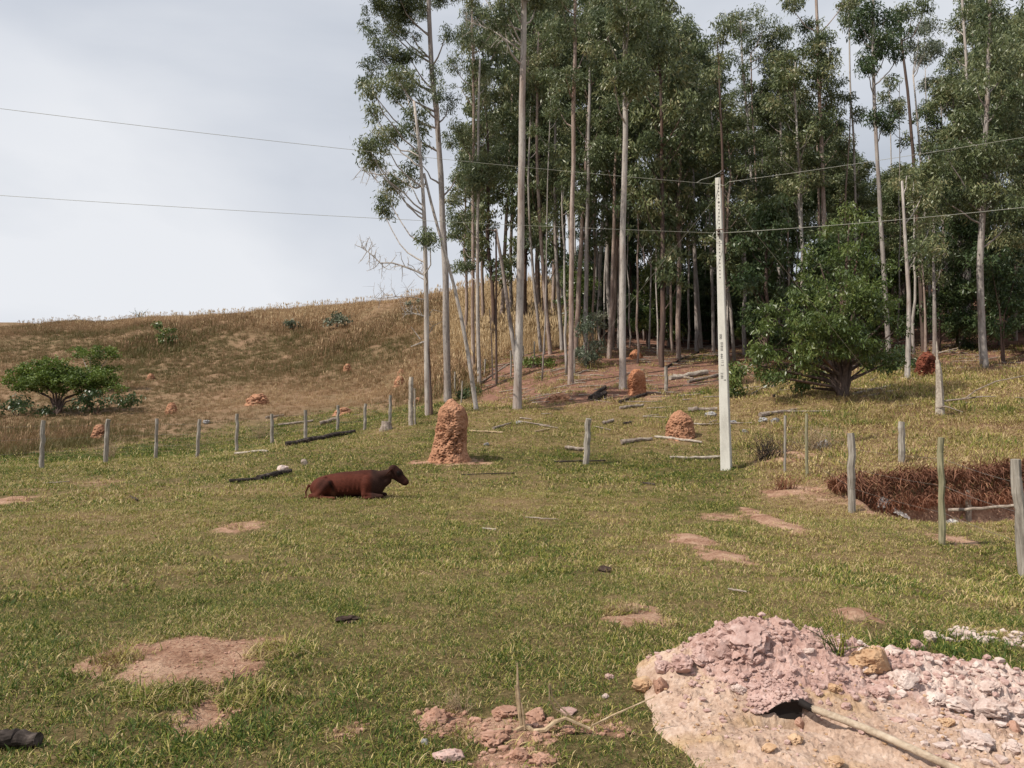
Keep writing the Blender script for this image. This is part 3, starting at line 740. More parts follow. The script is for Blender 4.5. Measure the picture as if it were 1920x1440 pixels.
    blend(.35*sstep(.42, .49, z)*(x < X(1200)), dark)
    blend(.9*(1-sstep(.012, .022, np.hypot(x-X(1548), z-Zc(212)))), np.array([.6, .5, .42]))
    blend(.9*sstep(X(250), X(215), x)*(z < .2), dark)
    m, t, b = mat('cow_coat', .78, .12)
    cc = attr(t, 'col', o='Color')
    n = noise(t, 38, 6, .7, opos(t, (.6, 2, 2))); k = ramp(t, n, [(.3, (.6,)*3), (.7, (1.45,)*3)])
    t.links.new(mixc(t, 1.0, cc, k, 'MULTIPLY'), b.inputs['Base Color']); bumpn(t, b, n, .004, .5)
    
    root_p = hit(572, 934, lambda a, b_: ground_z(a, b_))
    root = empty('cow', root_p); root.rotation_euler = (0, -math.atan2(gz(root_p[0]+1.6, root_p[1]) - root_p[2], 1.6)*.8, R(4))
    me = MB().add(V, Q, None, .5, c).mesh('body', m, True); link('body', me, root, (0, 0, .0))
    # ears, eye, nostril, hooves
    def ear(sy):
        e_ = MB(); L_ = .15; n_ = 9
        for side in (0, 1): pass
        P_ = []
        for k in range(n_):
            q = k/(n_-1); w = .052*math.sin(math.pi*min(1, q*.9+.1))**.8 + .004
            cx, cz = X(1405)-.115*q, .535 - .105*q**1.2; cyy = -.02 + sy*(.075 + .065*q)
            for a_ in range(8):
                aa = a_*math.pi/4
                P_.append([cx + math.sin(aa)*w*.55, cyy + sy*math.cos(aa)*.010, cz + math.sin(aa)*w*.8 + 0])
        P_ = np.array(P_); i_ = np.arange(n_-1)[:, None]*8; j_ = np.arange(8)[None]; jj = (j_+1) % 8
        e_.add(P_, np.stack([i_+j_, i_+jj, i_+8+jj, i_+8+j_], -1).reshape(-1, 4), [[(n_-1)*8, (n_-1)*8+a, (n_-1)*8+a+1] for a in range(1, 7)], .5, np.array([.085, .03, .02]))
        return e_
    link('ear', ear(-1).mesh('ear', m, True), root); link('ear', ear(1).mesh('ear', m, True), root)
    me_eye = plain('eye_black', (.01, .008, .008), .15, .5)
    def ball(c_, r_, mm, nm, par):
        b_ = MB(); n_ = 8; V_ = [[0, 0, r_]]+[[r_*math.sin(a)*math.cos(b2), r_*math.sin(a)*math.sin(b2), r_*math.cos(a)] for a in np.linspace(0, math.pi, 7)[1:-1] for b2 in np.arange(n_)*2*math.pi/n_]+[[0, 0, -r_]]
        Q_ = [[1+i_*n_+j_, 1+(i_+1)*n_+j_, 1+(i_+1)*n_+(j_+1) % n_, 1+i_*n_+(j_+1) % n_] for i_ in range(4) for j_ in range(n_)]
        T_ = [[0, 1+j_, 1+(j_+1) % n_] for j_ in range(n_)]+[[1+5*n_, 1+4*n_+(j_+1) % n_, 1+4*n_+j_] for j_ in range(n_)]
        return link(nm, b_.add(np.array(V_)+np.array(c_), Q_, T_).mesh(nm, mm, True), par)
    for sy in (-1, 1): ball((X(1492), -.02+sy*.071, .490), .014, me_eye, 'eye', root)
    ball((X(1632), -.062, .325), .009, me_eye, 'nostril', root)
    tag(root, 'reddish brown cow with darker neck and head lying on the grass', 'cow')
build_cow()

# ------------------------------------------------------------------ termite mounds
def mound_mesh(name, prof, lean, m, seed, nz=70, nt_=96, amp=.05, lumps=1.0, sides=1.0):
    """prof: list of (height, half width left, half width right)"""
    H = prof[-1][0]; zz = np.linspace(-.12, H, nz)
    hs = [q[0] for q in prof]; Lw = np.interp(zz, hs, [q[1] for q in prof]); Rw = np.interp(zz, hs, [q[2] for q in prof])
    # close the top as a dome
    dome = np.sqrt(np.clip(1 - np.clip((zz-(H-.07*H))/(.07*H), 0, 1)**2.2, 0, 1)); Lw = np.convolve(np.pad(Lw, 4, 'edge'), np.ones(9)/9, 'valid'); Rw = np.convolve(np.pad(Rw, 4, 'edge'), np.ones(9)/9, 'valid')
    th_ = np.arange(nt_)*2*math.pi/nt_
    C, S = np.cos(th_), np.sin(th_)
    rad = np.where(C[None] < 0, Lw[:, None], Rw[:, None])
    yr = (Lw+Rw)[:, None]/2*sides
    x = rad*C[None]*dome[:, None]; y = yr*S[None]*dome[:, None]; z = np.repeat(zz[:, None], nt_, 1)
    sc = 1/max(.25, Lw.max())
    n = (fbm(x*3*sc+seed, y*3*sc, z*3*sc, 3, seed)-.5)*2.2*lumps + (fbm(x*9*sc, y*9*sc+seed, z*9*sc, 4, seed+3)-.5)*1.3
    pit = sstep(.62, .75, fbm(x*13*sc, y*13*sc, z*16*sc+seed, 2, seed+9))*(1-sstep(.45*H, .85*H, z))*.9
    drip = (fbm(x*7*sc, y*7*sc, z*2.0*sc, 3, seed+13)-.5)*.9
    d = (n*1.15 + drip - pit*1.4 + (fbm(x*22*sc, y*22*sc, z*22*sc, 2, seed+23)-.5)*.9)*amp*np.clip(dome[:, None]*1.3, .25, 1)*(.45+.75*np.exp(-((np.abs(S[None]+1))/.8)**2 - ((z/H-.35)/.4)**2))*(.7+.8*sstep(.35, .65, fbm(x*2.3*sc, y*2.3*sc+9, z*2.3*sc, 2, seed+31)))
    x = x + C[None]*d + lean*z; y = y + S[None]*d; z = z + np.where(dome[:, None] < .9, n*amp*.6, 0)
    V = np.stack([x, y, z], -1).reshape(-1, 3)
    i_ = np.arange(nz-1)[:, None]*nt_; j_ = np.arange(nt_)[None]; jj = (j_+1) % nt_
    Q_ = np.stack([i_+j_, i_+jj, i_+nt_+jj, i_+nt_+j_], -1).reshape(-1, 4)
    T_ = [[(nz-1)*nt_, (nz-1)*nt_+a, (nz-1)*nt_+a+1] for a in range(1, nt_-1)]
    return MB().add(V, Q_, T_).mesh(name, m, True)
def mound(u, v, hpx, wpx, m, label, seed, group=None, prof=None, lean=0, amp=None, hi=False, bury=0.0, d=None):
    p = hit(u, v) if d is None else at(u, v, d); k = p[1]/F
    if prof is None:
        H, W = hpx*k, wpx*k/2
        prof = [(-.15, W*1.25, W*1.25), (0, W*1.08, W*1.08), (H*.25, W*.95, W*.95), (H*.6, W*.75, W*.72), (H*.85, W*.5, W*.5), (H, W*.3, W*.3)]
    else: prof = [(a*k, b*k, c*k) for a, b, c in prof]
    o = link('termite_mound', mound_mesh('termite_mound', prof, lean, m, seed, 150 if hi else 40, 190 if hi else 52, amp or max(.03, prof[2][1]*.22)), None, (p[0], p[1], p[2]-bury))
    return tag(o, label, 'termite mound', group)
mound(845, 863, 112, 78, M_TERM, 'tall reddish brown termite mound standing in the pasture above the cow', 3, None,
      [(-14, 46, 48), (0, 41, 40), (10, 38, 33), (22, 34, 30), (45, 29, 30), (65, 27, 32), (85, 24, 31), (97, 21, 27), (105, 13, 18), (108, 8, 9), (116, 7, 6)], .0, .055, True)
mound(1275, 819, 48, 48, M_TERM, 'rounded brown termite mound in rough grass just left of the concrete pole', 8, None,
      [(-8, 30, 32), (0, 26, 28), (12, 25, 27), (28, 22, 24), (38, 17, 18), (45, 11, 9), (49, 7, 5)], 0, .05, True)
mound(1194, 739, 46, 34, M_TERMO, 'orange termite mound beside the pale trunk at the edge of the trees', 12, None,
      [(-6, 22, 22), (0, 17, 18), (10, 15, 17), (25, 17, 16), (36, 15, 15), (44, 8, 10), (47, 5, 5)], 0, .05, True)
mound(1192, 672, 16, 26, M_TERMO, 'small orange termite mound on the forest floor behind the pale trunk', 15)
mound(1739, 703, 40, 36, M_TERMR, 'dark red termite mound in shade behind the broken snag', 19, None,
      [(-6, 24, 24), (0, 21, 22), (10, 19, 20), (22, 18, 17), (32, 13, 14), (38, 8, 9), (42, 5, 4)], 0, .11, True)
for a in [(186, 826, 30, 32, 'small termite mound on the slope between the first and second left fence posts', 22),
          (322, 776, 22, 22, 'narrow pinkish termite mound on the slope above the third and fourth fence posts', 25),
          (484, 758, 20, 42, 'broad crumbling termite mound on the slope above the fence, left of the cow', 28),
          (283, 713, 13, 16, 'tiny pale termite mound high on the slope right of the umbrella tree', 31),
          (652, 696, 14, 18, 'small pale termite mound midway up the brown slope', 34),
          (750, 727, 22, 24, 'rounded termite mound on the slope just left of the forked dead trunk', 37),
          (752, 702, 10, 14, 'low earth lump on the slope above the rounded termite mound', 40),
          (645, 776, 12, 36, 'low broken termite mound behind the fence posts with the fallen log', 43),
          (784, 754, 9, 16, 'tiny orange earth lump beside the base of the forked dead trunk', 46),
          (1048, 752, 13, 50, 'low orange earth heap between the thick trunk and the fallen logs', 49)]:
    mound(a[0], a[1], a[2], a[3], M_TERM, a[4], a[5], 'termite mounds on the slope')

# ------------------------------------------------------------------ posts, fences
def post(parent, u0, v0, u1, v1, wpx, m, org, sides=8, wob=.12, taper=.92):
    a = hit(u0, v0); d = a[1]; top = at(u1, v1, d)
    k = d/F*wpx/2
    ys = np.linspace(0, 1, 8); P_ = a[None]+(top-a)[None]*ys[:, None] + np.c_[rng.normal(0, k*.12, 8), rng.normal(0, k*.12, 8), np.zeros(8)]
    P_ = np.r_[[a - (top-a)*.18/np.linalg.norm(top-a)*1.5], P_]
    rads = k*np.r_[1.0, np.linspace(1, taper, 8)]*(1+rng.normal(0, .04, 9))
    if parent is None: org = a
    mb = MB().tube(P_-org, rads, sides, .5, True, wob)
    # a chipped slanting top
    me = mb.mesh('post', m, False)
    o = link('post', me, parent, None if parent is not None else tuple(a)); return o, a, top
def wire(parent, A, B, org, sag=.03, r=.0035, m=None):
    tt = np.linspace(0, 1, 9); P_ = A[None]+(B-A)[None]*tt[:, None]; P_[:, 2] -= sag*4*tt*(1-tt)
    link('wire', MB().tube(P_-org, r, 4, .5, False).mesh('wire', m or M_WIRE, True), parent)
M_WIRE = plain('galvanised_wire', (.28, .26, .24), .5, .5, .6)
def fence(spec, label, group=None, strands=(.35, .62, .88), wires=True, r=.0018):
    a0 = hit(spec[0][0], spec[0][1]); root = empty('wire_fence', a0); ends = []
    for s in spec:
        o, a, b = post(root, *s[:5], s[5], a0); ends.append((a, b))
        if len(s) > 6: o['label'] = s[6]
    if wires:
        for (a, b), (c, d_) in zip(ends[:-1], ends[1:]):
            for h_ in strands: wire(root, a+(b-a)*h_+np.array([0, -.05, 0]), c+(d_-c)*h_+np.array([0, -.05, 0]), a0, .02, r)
    tag(root, label, 'fence', group)
fence([(-75, 892, -73, 788, 9, M_POST), (77, 879, 82, 788, 9, M_POST), (198, 868, 202, 786, 9, M_POST), (292, 862, 294, 785, 7, M_POST), (370, 858, 374, 786, 7, M_POST), (443, 848, 445, 776, 7, M_POST),
       (510, 834, 510, 776, 7, M_POST), (573, 824, 573, 769, 7, M_POST), (633, 809, 634, 760, 6, M_POST), (684, 806, 685, 757, 6, M_POST), (731, 797, 732, 741, 6, M_POST)],
      'row of slim weathered posts with wire climbing across the left slope')
fence([(853, 738, 853, 697, 3.5, M_POST), (865, 755, 867, 714, 3, M_POST), (909, 706, 910, 673, 3.5, M_POST), (958, 706, 958, 657, 3.5, M_POST), (981, 682, 981, 648, 3, M_POST), (1002, 676, 1002, 640, 3, M_POST), (1021, 664, 1021, 632, 3, M_POST), (1077, 702, 1077, 655, 4, M_POST)],
      'thin grey stakes in a line among the slim trunks', None, (.5, .85))
fence([(1472, 886, 1472, 779, 5, M_POST, 'thin dark leaning post'), (1513, 895, 1512, 775, 6, M_POSTG), (1597, 960, 1597, 812, 15, M_POST, 'thick grey post'), (1767, 1022, 1764, 820, 12, M_POSTG, 'slim round greenish post'), (1922, 1085, 1902, 861, 20, M_POST, 'thick split old post')],
      'irregular posts and sagging wire running down to the right edge', None, (.3, .55, .8))
for s, lb in [((1100, 870, 1103, 785, 12, M_POST), 'lone grey round post in the pasture right of the tall termite mound'),
              ((1249, 735, 1249, 687, 7, M_POST), 'short pale post by the felled logs at the forest edge'),
              ((1691, 868, 1690, 791, 13, M_POST), 'stubby grey post in tan grass above the gully'),
              ((1816, 975, 1815, 919, 11, M_POST), 'short weathered post standing in the gully behind the rail'),
              ((770, 797, 771, 707, 9, M_LOGW), 'broad bleached dead stub at the end of the left fence'),
              ((778, 797, 777, 728, 4, M_LOGW), 'thin bleached stick right against the broad dead stub')]:
    o, a, b = post(None, *s, None); o.name = 'wooden_post'; tag(o, lb, 'post')
# rail across the gully
A = at(1779, 956, 10.9); B = at(1908, 948, 10.1)
tt = np.linspace(0, 1, 9)[:, None]; Pp = A+(B-A)*tt; Pp[:, 2] += np.array([0, -.004, -.012, -.002, -.01, .0, .004, .0, .01])
o = link('rail', MB().tube(Pp-A, np.linspace(.022, .018, 9), 8, .5, True, .15).mesh('rail', M_LOG), None, tuple(A)); tag(o, 'crooked brown pole lying as a rail between the slim and the thick right post', 'rail')

# ------------------------------------------------------------------ logs and sticks
def log(u0, v0, u1, v1, w0, w1, m, label, lift=.5, mid=None, name='log', group=None, cat='log', sides=9):
    a, b = hit(u0, v0), hit(u1, v1)
    if abs(b[1]-a[1]) > 1.3*abs(b[0]-a[0])+.3: pass
    n_ = 9; tt = np.linspace(0, 1, n_)[:, None]; P_ = a+(b-a)*tt
    k = np.linspace(w0*a[1]/F/2, w1*b[1]/F/2, n_)
    for q in range(n_): P_[q, 2] = .45*P_[q, 2] + .55*gz(P_[q, 0], P_[q, 1])
    P_[:, 2] += k*lift*1.6 + .02
    P_[1:-1, :2] += rng.normal(0, k.mean()*.30, (n_-2, 2)); P_[1:-1, 2] += rng.normal(0, k.mean()*.18, n_-2)
    o = link(name, MB().tube(P_-a, k*(1+rng.normal(0, .07, n_)), sides, .5, True, .2).mesh(name, m), None, tuple(a))
    return tag(o, label, cat, group)
G_ = 'fallen logs and sticks'
for a in [
 (536, 838, 665, 812, 11, 7, M_LOGD, 'long dark log lying below the left fence posts'),
 (441, 853, 502, 849, 5, 4, M_LOGW, 'bleached stick in the grass below the middle of the left fence'),
 (521, 799, 588, 791, 4, 4, M_LOG, 'slim grey branch lying behind the left fence'),
 (498, 786, 532, 780, 5, 3, M_LOG, 'short branch on the slope behind the seventh left fence post'),
 (600, 797, 632, 789, 7, 7, M_LOG, 'short thick log right behind a left fence post'),
 (484, 903, 545, 887, 11, 8, M_LOGD, 'charred log with a white stone on it, left of the cow'),
 (430, 906, 490, 901, 7, 5, M_LOGD, 'dark thin limb joined on the left of the charred log'),
 (1060, 843, 1096, 846, 7, 7, M_LOG, 'grey log end lying just left of the lone round post'),
 (1165, 834, 1222, 826, 9, 6, M_LOG, 'half sunk grey log left of the rounded termite mound'),
 (1228, 822, 1316, 832, 5, 4, M_LOGW, 'pale curved stick just below the rounded termite mound'),
 (1256, 861, 1350, 860, 5, 5, M_LOGW, 'bleached branch on the grass ending at the concrete pole'),
 (1256, 713, 1326, 702, 9, 9, M_LOGW, 'thick bleached log behind the short post at the forest edge'),
 (1290, 719, 1350, 705, 6, 5, M_LOG, 'thin grey log lying below the bleached one'),
 (1262, 706, 1300, 712, 5, 4, M_LOG, 'short branch lying across the bleached logs'),
 (1106, 750, 1135, 730, 8, 7, M_LOGD, 'short dark log sloping up towards the pale trunk'),
 (1116, 752, 1134, 742, 11, 10, M_LOGD, 'stubby charred log beside the sloping one'),
 (1162, 757, 1212, 741, 6, 5, M_LOGD, 'dark split log below the orange termite mound'),
 (1162, 768, 1206, 762, 6, 5, M_LOG, 'grey log in the grass below the dark split log'),
 (1130, 797, 1150, 791, 6, 6, M_LOG, 'short grey log piece in the middle of the rough grass'),
 (1168, 797, 1185, 794, 4, 4, M_LOGD, 'small dark stick piece beside the short grey log'),
 (925, 806, 958, 795, 5, 3, M_LOG, 'grey half buried stick right of the tall termite mound'),
 (880, 810, 943, 813, 3, 3, M_STRAW, 'straight tan stick touching the tall termite mound'),
 (1003, 811, 1030, 806, 3, 3, M_STRAW, 'short tan stick below the thick trunk'),
 (1270, 795, 1335, 798, 3, 3, M_LOGW, 'thin pale stick right of the rounded termite mound'),
 (1290, 772, 1345, 770, 8, 7, M_LOG, 'broken grey log just left of the pole'),
 (1425, 783, 1494, 770, 9, 4, M_LOG, 'flat grey log resting on stones right of the pole'),
 (1600, 742, 1680, 724, 5, 4, M_LOG, 'upper pale log in the shade below the big bush'),
 (1612, 748, 1690, 732, 4, 3, M_LOG, 'lower pale log in the shade below the big bush'),
 (1685, 764, 1713, 760, 3, 3, M_LOG, 'small curved branch on the grass right of the guy wire'),
 (1450, 745, 1495, 705, 4, 3, M_LOGD, 'dark stick leaning up under the left side of the bush'),
 (1395, 730, 1455, 726, 4, 4, M_LOG, 'grey stick lying under the left edge of the bush'),
 (985, 973, 1048, 977, 3, 2, M_LOG, 'thin stick lying on the open grass in the middle'),
 (905, 994, 930, 996, 3, 3, M_LOGW, 'small pale wood chip on the open grass'),
 (865, 892, 965, 889, 2, 2, M_LOGD, 'thin dark twig in the grass right of the cow'),
 (1205, 909, 1228, 911, 4, 3, M_LOGD, 'dark chunk of wood below the lone post'),
 (80, 908, 130, 905, 2, 2, M_LOG, 'dry twig on the grass near the left edge'),
 (245, 934, 258, 941, 4, 3, M_LOGD, 'dark little stick left of the bare patch'),
 (1365, 1110, 1400, 1115, 4, 3, M_LOG, 'short dry stick above the earth heap'),
 (1410, 740, 1478, 700, 3, 2, M_LOG, 'slender branch propped under the bush'),
 (1040, 868, 1135, 866, 3, 3, M_LOGD, 'dark curved branch lying at the foot of the lone post'),
 (868, 690, 925, 672, 4, 3, M_LOG, 'dead limb lying on the slope among the slim trunks'),
 (902, 720, 960, 680, 4, 3, M_LOG, 'grey pole lying uphill left of the thick trunk'),
 (1250, 690, 1310, 662, 4, 3, M_LOGD, 'dark pole lying on the forest floor'),
 ]:
    log(*a, group=G_, name='log' if max(a[4], a[5]) > 5 else 'stick', cat='log' if max(a[4], a[5]) > 5 else 'stick')
# short upright log in the grass
p = hit(571, 873); o = link('cut_log', MB().tube([[-.06, .12, .10], [0, 0, .06], [.02, -.12, .05]], [.075, .08, .075], 12, .5, True, .1).mesh('cut_log', M_LOG), None, tuple(p)); tag(o, 'short cut log pointing at the camera above the cow', 'log')
p = hit(724, 806); o = link('tree_stump', MB().tube([[0, 0, -.1], [0, 0, .1], [.02, 0, .28]], [.24, .2, .16], 12, .5, True, .3).mesh('tree_stump', M_LOG), None, tuple(p)); tag(o, 'low rotten stump at the foot of the last left fence post', 'stump')
p = hit(38, 1402); q_ = np.linspace(0, 1, 22)[:, None]; o = link('charred_branch', MB().tube(np.array([-.35, .02, .045])+np.array([.45, -.03, .0])*q_+rng.normal(0, .0035, (22, 3)), .042-.012*q_[:, 0]**3+rng.normal(0, .002, 22), 18, .5, True, .16).mesh('charred_branch', M_LOGD), None, tuple(p)); tag(o, 'dark charred branch end in the grass at the bottom left corner', 'branch')

# snag with dead branches
def snag():
    a = hit(1762, 778); d = a[1]; root = empty('dead_snag', a)
    mb = MB().tube(loc_path([(1762, 790), (1762, 740), (1760, 700), (1758, 675)], d, a), np.array([15, 12, 10, 7])*d/F/2*1.05, 12, .5, True, .35)
    mb.tube(loc_path([(1757, 690), (1757, 660), (1756, 640)], d, a), np.array([5, 3.5, 1])*d/F/2, 7, .5, True, .2)
    link('trunk', mb.mesh('trunk', M_LOGW), root)
    for q in ([(1768, 752), (1785, 750), (1804, 748), (1820, 733), (1855, 716), (1895, 708), (1925, 700)], [(1804, 748), (1830, 744), (1850, 744)], [(1755, 765), (1765, 762), (1788, 773)], [(1760, 662), (1780, 655)]):
        n_ = len(q); P_ = loc_path(q, d, a); P_[:, 1] += np.linspace(0, -.5, n_)
        link('branch', MB().tube(P_, np.linspace(3.8, 1.2, n_)*d/F/2, 6, .5, True, .2).mesh('branch', M_LOG), root)
    tag(root, 'pale splintered snag with a long crooked branch on the right slope', 'dead tree')
snag()

# ------------------------------------------------------------------ concrete pole
def pole():
    a = hit(1362, 881); d = a[1]; k = d/F; root = empty('concrete_pole', a, R(-27))
    m, t, b = mat('cast_concrete', .85, .2); n = noise(t, 3.5, 8, .65, opos(t, (1, 1, .35))); n2_ = noise(t, 60, 4, .6, opos(t))
    c = ramp(t, mth(t, 'ADD', mth(t, 'MULTIPLY', n, .7), mth(t, 'MULTIPLY', n2_, .3)), [(.3, (.38, .36, .32)), (.5, (.58, .56, .51)), (.7, (.70, .68, .63))])
    t.links.new(c, b.inputs['Base Color']); bumpn(t, b, n2_, .004, .6)
    top = at(1346.5, 333, d)-a; H = top[2]; w0, w1 = 19*k, 9.5*k; d0, d1 = .20, .12
    dark = plain('hole_shadow_grey', (.10, .09, .085), .9)
    def cxz(z): return top[0]*z/H, w0+(w1-w0)*z/H, d0+(d1-d0)*z/H
    # two flanges and a recessed web on the sides, flat slim front with a chamfered edge
    mb = MB(); zs = np.linspace(-1.0, H, 14); V = []
    for z in zs:
        c_, w, dp = cxz(z); ch = w*.07
        pr = [(-w/2, -dp/2+ch), (-w/2+ch, -dp/2), (w/2-ch, -dp/2), (w/2, -dp/2+ch), (w/2, -dp/5), (w/2-w*.22, -dp/8), (w/2-w*.22, dp/8), (w/2, dp/5), (w/2, dp/2), (-w/2, dp/2), (-w/2, dp/5), (-w/2+w*.22, dp/8), (-w/2+w*.22, -dp/8), (-w/2, -dp/5)]
        V += [[c_+x_, y_, z] for x_, y_ in pr]
    n_ = 14; Q_ = [[i_*n_+j_, i_*n_+(j_+1) % n_, (i_+1)*n_+(j_+1) % n_, (i_+1)*n_+j_] for i_ in range(13) for j_ in range(n_)]
    k0 = 13*n_; T_ = [[k0, k0+q, k0+q+1] for q in range(1, n_-1)]
    link('shaft', mb.add(V, Q_, T_).mesh('shaft', m), root)
    def onface(u, v):
        q = at(u, v, d) - a; z = q[2]; c_, w, dp = cxz(z); return np.array([c_ + (q[0]-c_)*1.0, -dp/2, z])
    # bolt holes up the front: shallow dark discs, the shade inside painted as colour
    vlist = np.linspace(346, 521, 27)
    hm = None
    for q, v in enumerate(vlist):
        p_ = onface(1348.2+(v-346)*.018, v)
        if hm is None:
            hb = MB(); r_ = .016
            hb.tube([[0, -.0035, 0], [0, .01, 0]], [r_, r_], 8, .5, True); hm = hb.mesh('bolt_hole', dark)
        link('bolt_hole', hm, root, tuple(p_), None, (1, 1, 1) if q != 5 else (1.8, 1, 1.8))
    # stencilled digits, read from the side
    def glyph(ch, u, v, sz):
        fc = bpy.data.curves.new('stencil_digits', 'FONT'); fc.body = ch; fc.size = sz; fc.extrude = .0008; fc.align_x = 'CENTER'; fc.align_y = 'CENTER'
        o = bpy.data.objects.new('tmp', fc); dg = bpy.context.evaluated_depsgraph_get()
        COL.objects.link(o); dg.update(); me = bpy.data.meshes.new_from_object(o.evaluated_get(dg)); bpy.data.objects.remove(o)
        me.materials.clear(); me.materials.append(ink)
        p_ = onface(u, v); p_[1] -= .003
        o = link('stencil_digits', me, root, tuple(p_), (math.pi/2, math.pi/2, 0)); return o
    ink = plain('stencil_ink', (.07, .065, .065), .9)
    for ch, u, v in (('000', 1352.5, 631.5), ('01818', 1354.5, 650), ('444', 1354.5, 668), ('11 2', 1356, 681), ('2181', 1355, 705)):
        glyph(ch, u, v, .085)
    glyph('II', 1360.5, 713, .07)
    dk = plain('brown_porcelain', (.05, .025, .02), .3, .5); st = plain('rusty_steel', (.16, .09, .06), .6, .4, .5)
    # bracket and insulators
    c_, w, dp = cxz(H)
    # top pin with spool behind/right of the tip
    pb = at(1351.5, 340, d)-a; pt = at(1353, 320, d)-a
    link('steel_pin', MB().tube([pb+[0, .02, -.15], pb+[0, .02, 0], pt+[0, .02, 0]], .012, 6).mesh('steel_pin', st), root)
    for z_ in (.0, .075):
        q = pt+np.array([0, .02, -z_]); link('insulator', MB().tube([q+[0, 0, -.025], q+[0, 0, -.012], q, q+[0, 0, .012]], [.028, .05, .05, .03], 10).mesh('insulator', dk, True), root)
    q = onface(1349.5, 438); 
    for z_ in (-.03, .05):
        link('insulator', MB().tube([q+[0, -.05, z_-.03], q+[0, -.05, z_], q+[0, -.05, z_+.03]], [.028, .036, .028], 10).mesh('insulator', dk, True), root)
    link('bracket', MB().tube([q+[0, .0, -.09], q+[0, -.06, -.085], q+[0, -.06, .10], q+[0, 0, .105]], .010, 6).mesh('bracket', st), root)
    link('clamp_band', MB().box(onface(1350, 431)+[0, .0, 0], 15*k, .012, .02).mesh('clamp_band', st), root)
    # dangling loop of wire beside the lower clamp
    ls = np.linspace(0, 1, 14); lp = np.stack([-.09 - .05*np.sin(ls*math.pi*1.2), np.full(14, -.06), .03 - .22*ls], -1)+q; lp[-3:, 0] += [.02, .05, .09]; lp[-3:, 2] += [0, .0, .02]
    link('wire_loop', MB().tube(lp, .006, 5).mesh('wire_loop', M_CABLE), root)
    tag(root, 'tapering pale concrete power pole with bolt holes and stencilled digits', 'power pole')
    return a, top, d
M_CABLE = plain('aluminium_cable', (.42, .42, .36), .45, .5, .3)
M_STRAND = plain('guy_strand', (.36, .34, .31), .5, .5, .5)
PA, PT, PD = pole()
def cable(name, px, label, r=.006, m=None, cat='power line', sag=0):
    P_ = np.array([at(u, v, d) for u, v, d in px]); o_ = P_[0].copy()
    Q_ = []
    for a_, b_ in zip(P_[:-1], P_[1:]):
        for q in np.linspace(0, 1, 14, endpoint=False): w = a_+(b_-a_)*q; w = w.copy(); w[2] -= sag*4*q*(1-q); Q_.append(w)
    Q_.append(P_[-1]); o = link(name, MB().tube(np.array(Q_)-o_, r, 5, .5, False).mesh(name, m or M_CABLE, True), None, tuple(o_)); return tag(o, label, cat)
cable('power_line', [(1349, 346, PD-.12), (-300, 165, 14.0)], 'upper power line running from the pole top to the left edge', .0045, None, 'power line', .12)
cable('power_line', [(1349, 437, PD-.16), (-300, 345, 15.2)], 'lower power line running from the pole across to the left edge', .0045, None, 'power line', .10)
cable('power_line', [(1351, 346, PD-.12), (1366, 341, PD-.3), (2150, 218, 15.8)], 'upper power line rising from the pole to the right edge', .005, None, 'power line', .05)
cable('power_line', [(1350, 437, PD-.16), (2150, 362, 15.8)], 'lower power line crossing in front of the trees to the right edge', .006, None, 'power line', .08)
cable('jumper_wire', [(1353, 321, PD-.0), (1335, 331, PD-.1), (1315, 337, PD-.15), (1306, 343, PD-.2)], 'short curved jumper wire beside the pole tip', .007)
cable('guy_wire', [(1338, 375, PD+.1), (1078, 695, PD+6)], 'left guy wire slanting from the pole down into the trees', .005, M_STRAND, 'guy wire')
p = hit(1690, 775); cable('guy_wire', [(1350, 355, PD+.1), (1690, 776, min(p[1], PD+6))], 'right guy wire slanting past the bush to the ground', .005, M_STRAND, 'guy wire')

# ------------------------------------------------------------------ rocks and clods
def rock_mesh(name, seed, m, sub=2, rough=.35, flat=.75):
    import bmesh
    bm = bmesh.new(); bmesh.ops.create_icosphere(bm, subdivisions=sub, radius=1)
    V = np.array([v.co[:] for v in bm.verts]); T_ = np.array([[v.index for v in f.verts] for f in bm.faces]); bm.free()
    r1 = np.random.default_rng(seed)
    d = 1 + (fbm(V[:, 0]*1.3+seed, V[:, 1]*1.3, V[:, 2]*1.3, 3, seed)-.5)*rough*3.0
    if sub > 2: d += (fbm(V[:, 0]*3.2+seed, V[:, 1]*3.2, V[:, 2]*3.2, 5, seed+5, .64)-.5)*rough*2.3 - .5*rough*sstep(.6, .72, fbm(V[:, 0]*5, V[:, 1]*5+seed, V[:, 2]*5, 2, seed+6))
    V = V*d[:, None]
    for q in range(5):      # cleaved faces
        n_ = r1.normal(0, 1, 3); n_ /= np.linalg.norm(n_); o = V@n_; V -= np.maximum(o-.75, 0)[:, None]*n_*.85
    V = V*np.array([1, .9+.2*r1.random(), flat])
    return V, T_
def rock(u, v, wpx, m, label, seed, name='clod', cat='clod', flat=.75, group=None, sub=None, fn=None, sink=.3, rough=.34):
    sub = sub or (5 if wpx > 70 else 4 if wpx > 24 else 3)
    p = hit(u, v, solid_z); k = wpx*p[1]/F/2
    V, T_ = rock_mesh(name, seed, m, sub, rough, flat)
    o = link(name, MB().add(V*k, None, T_).mesh(name, m, False), None, (p[0], p[1]+k*.5, p[2]+k*flat*(1-sink)*.7), (0, 0, seed)); return tag(o, label, cat, group)
CG = 'clods of dug earth'
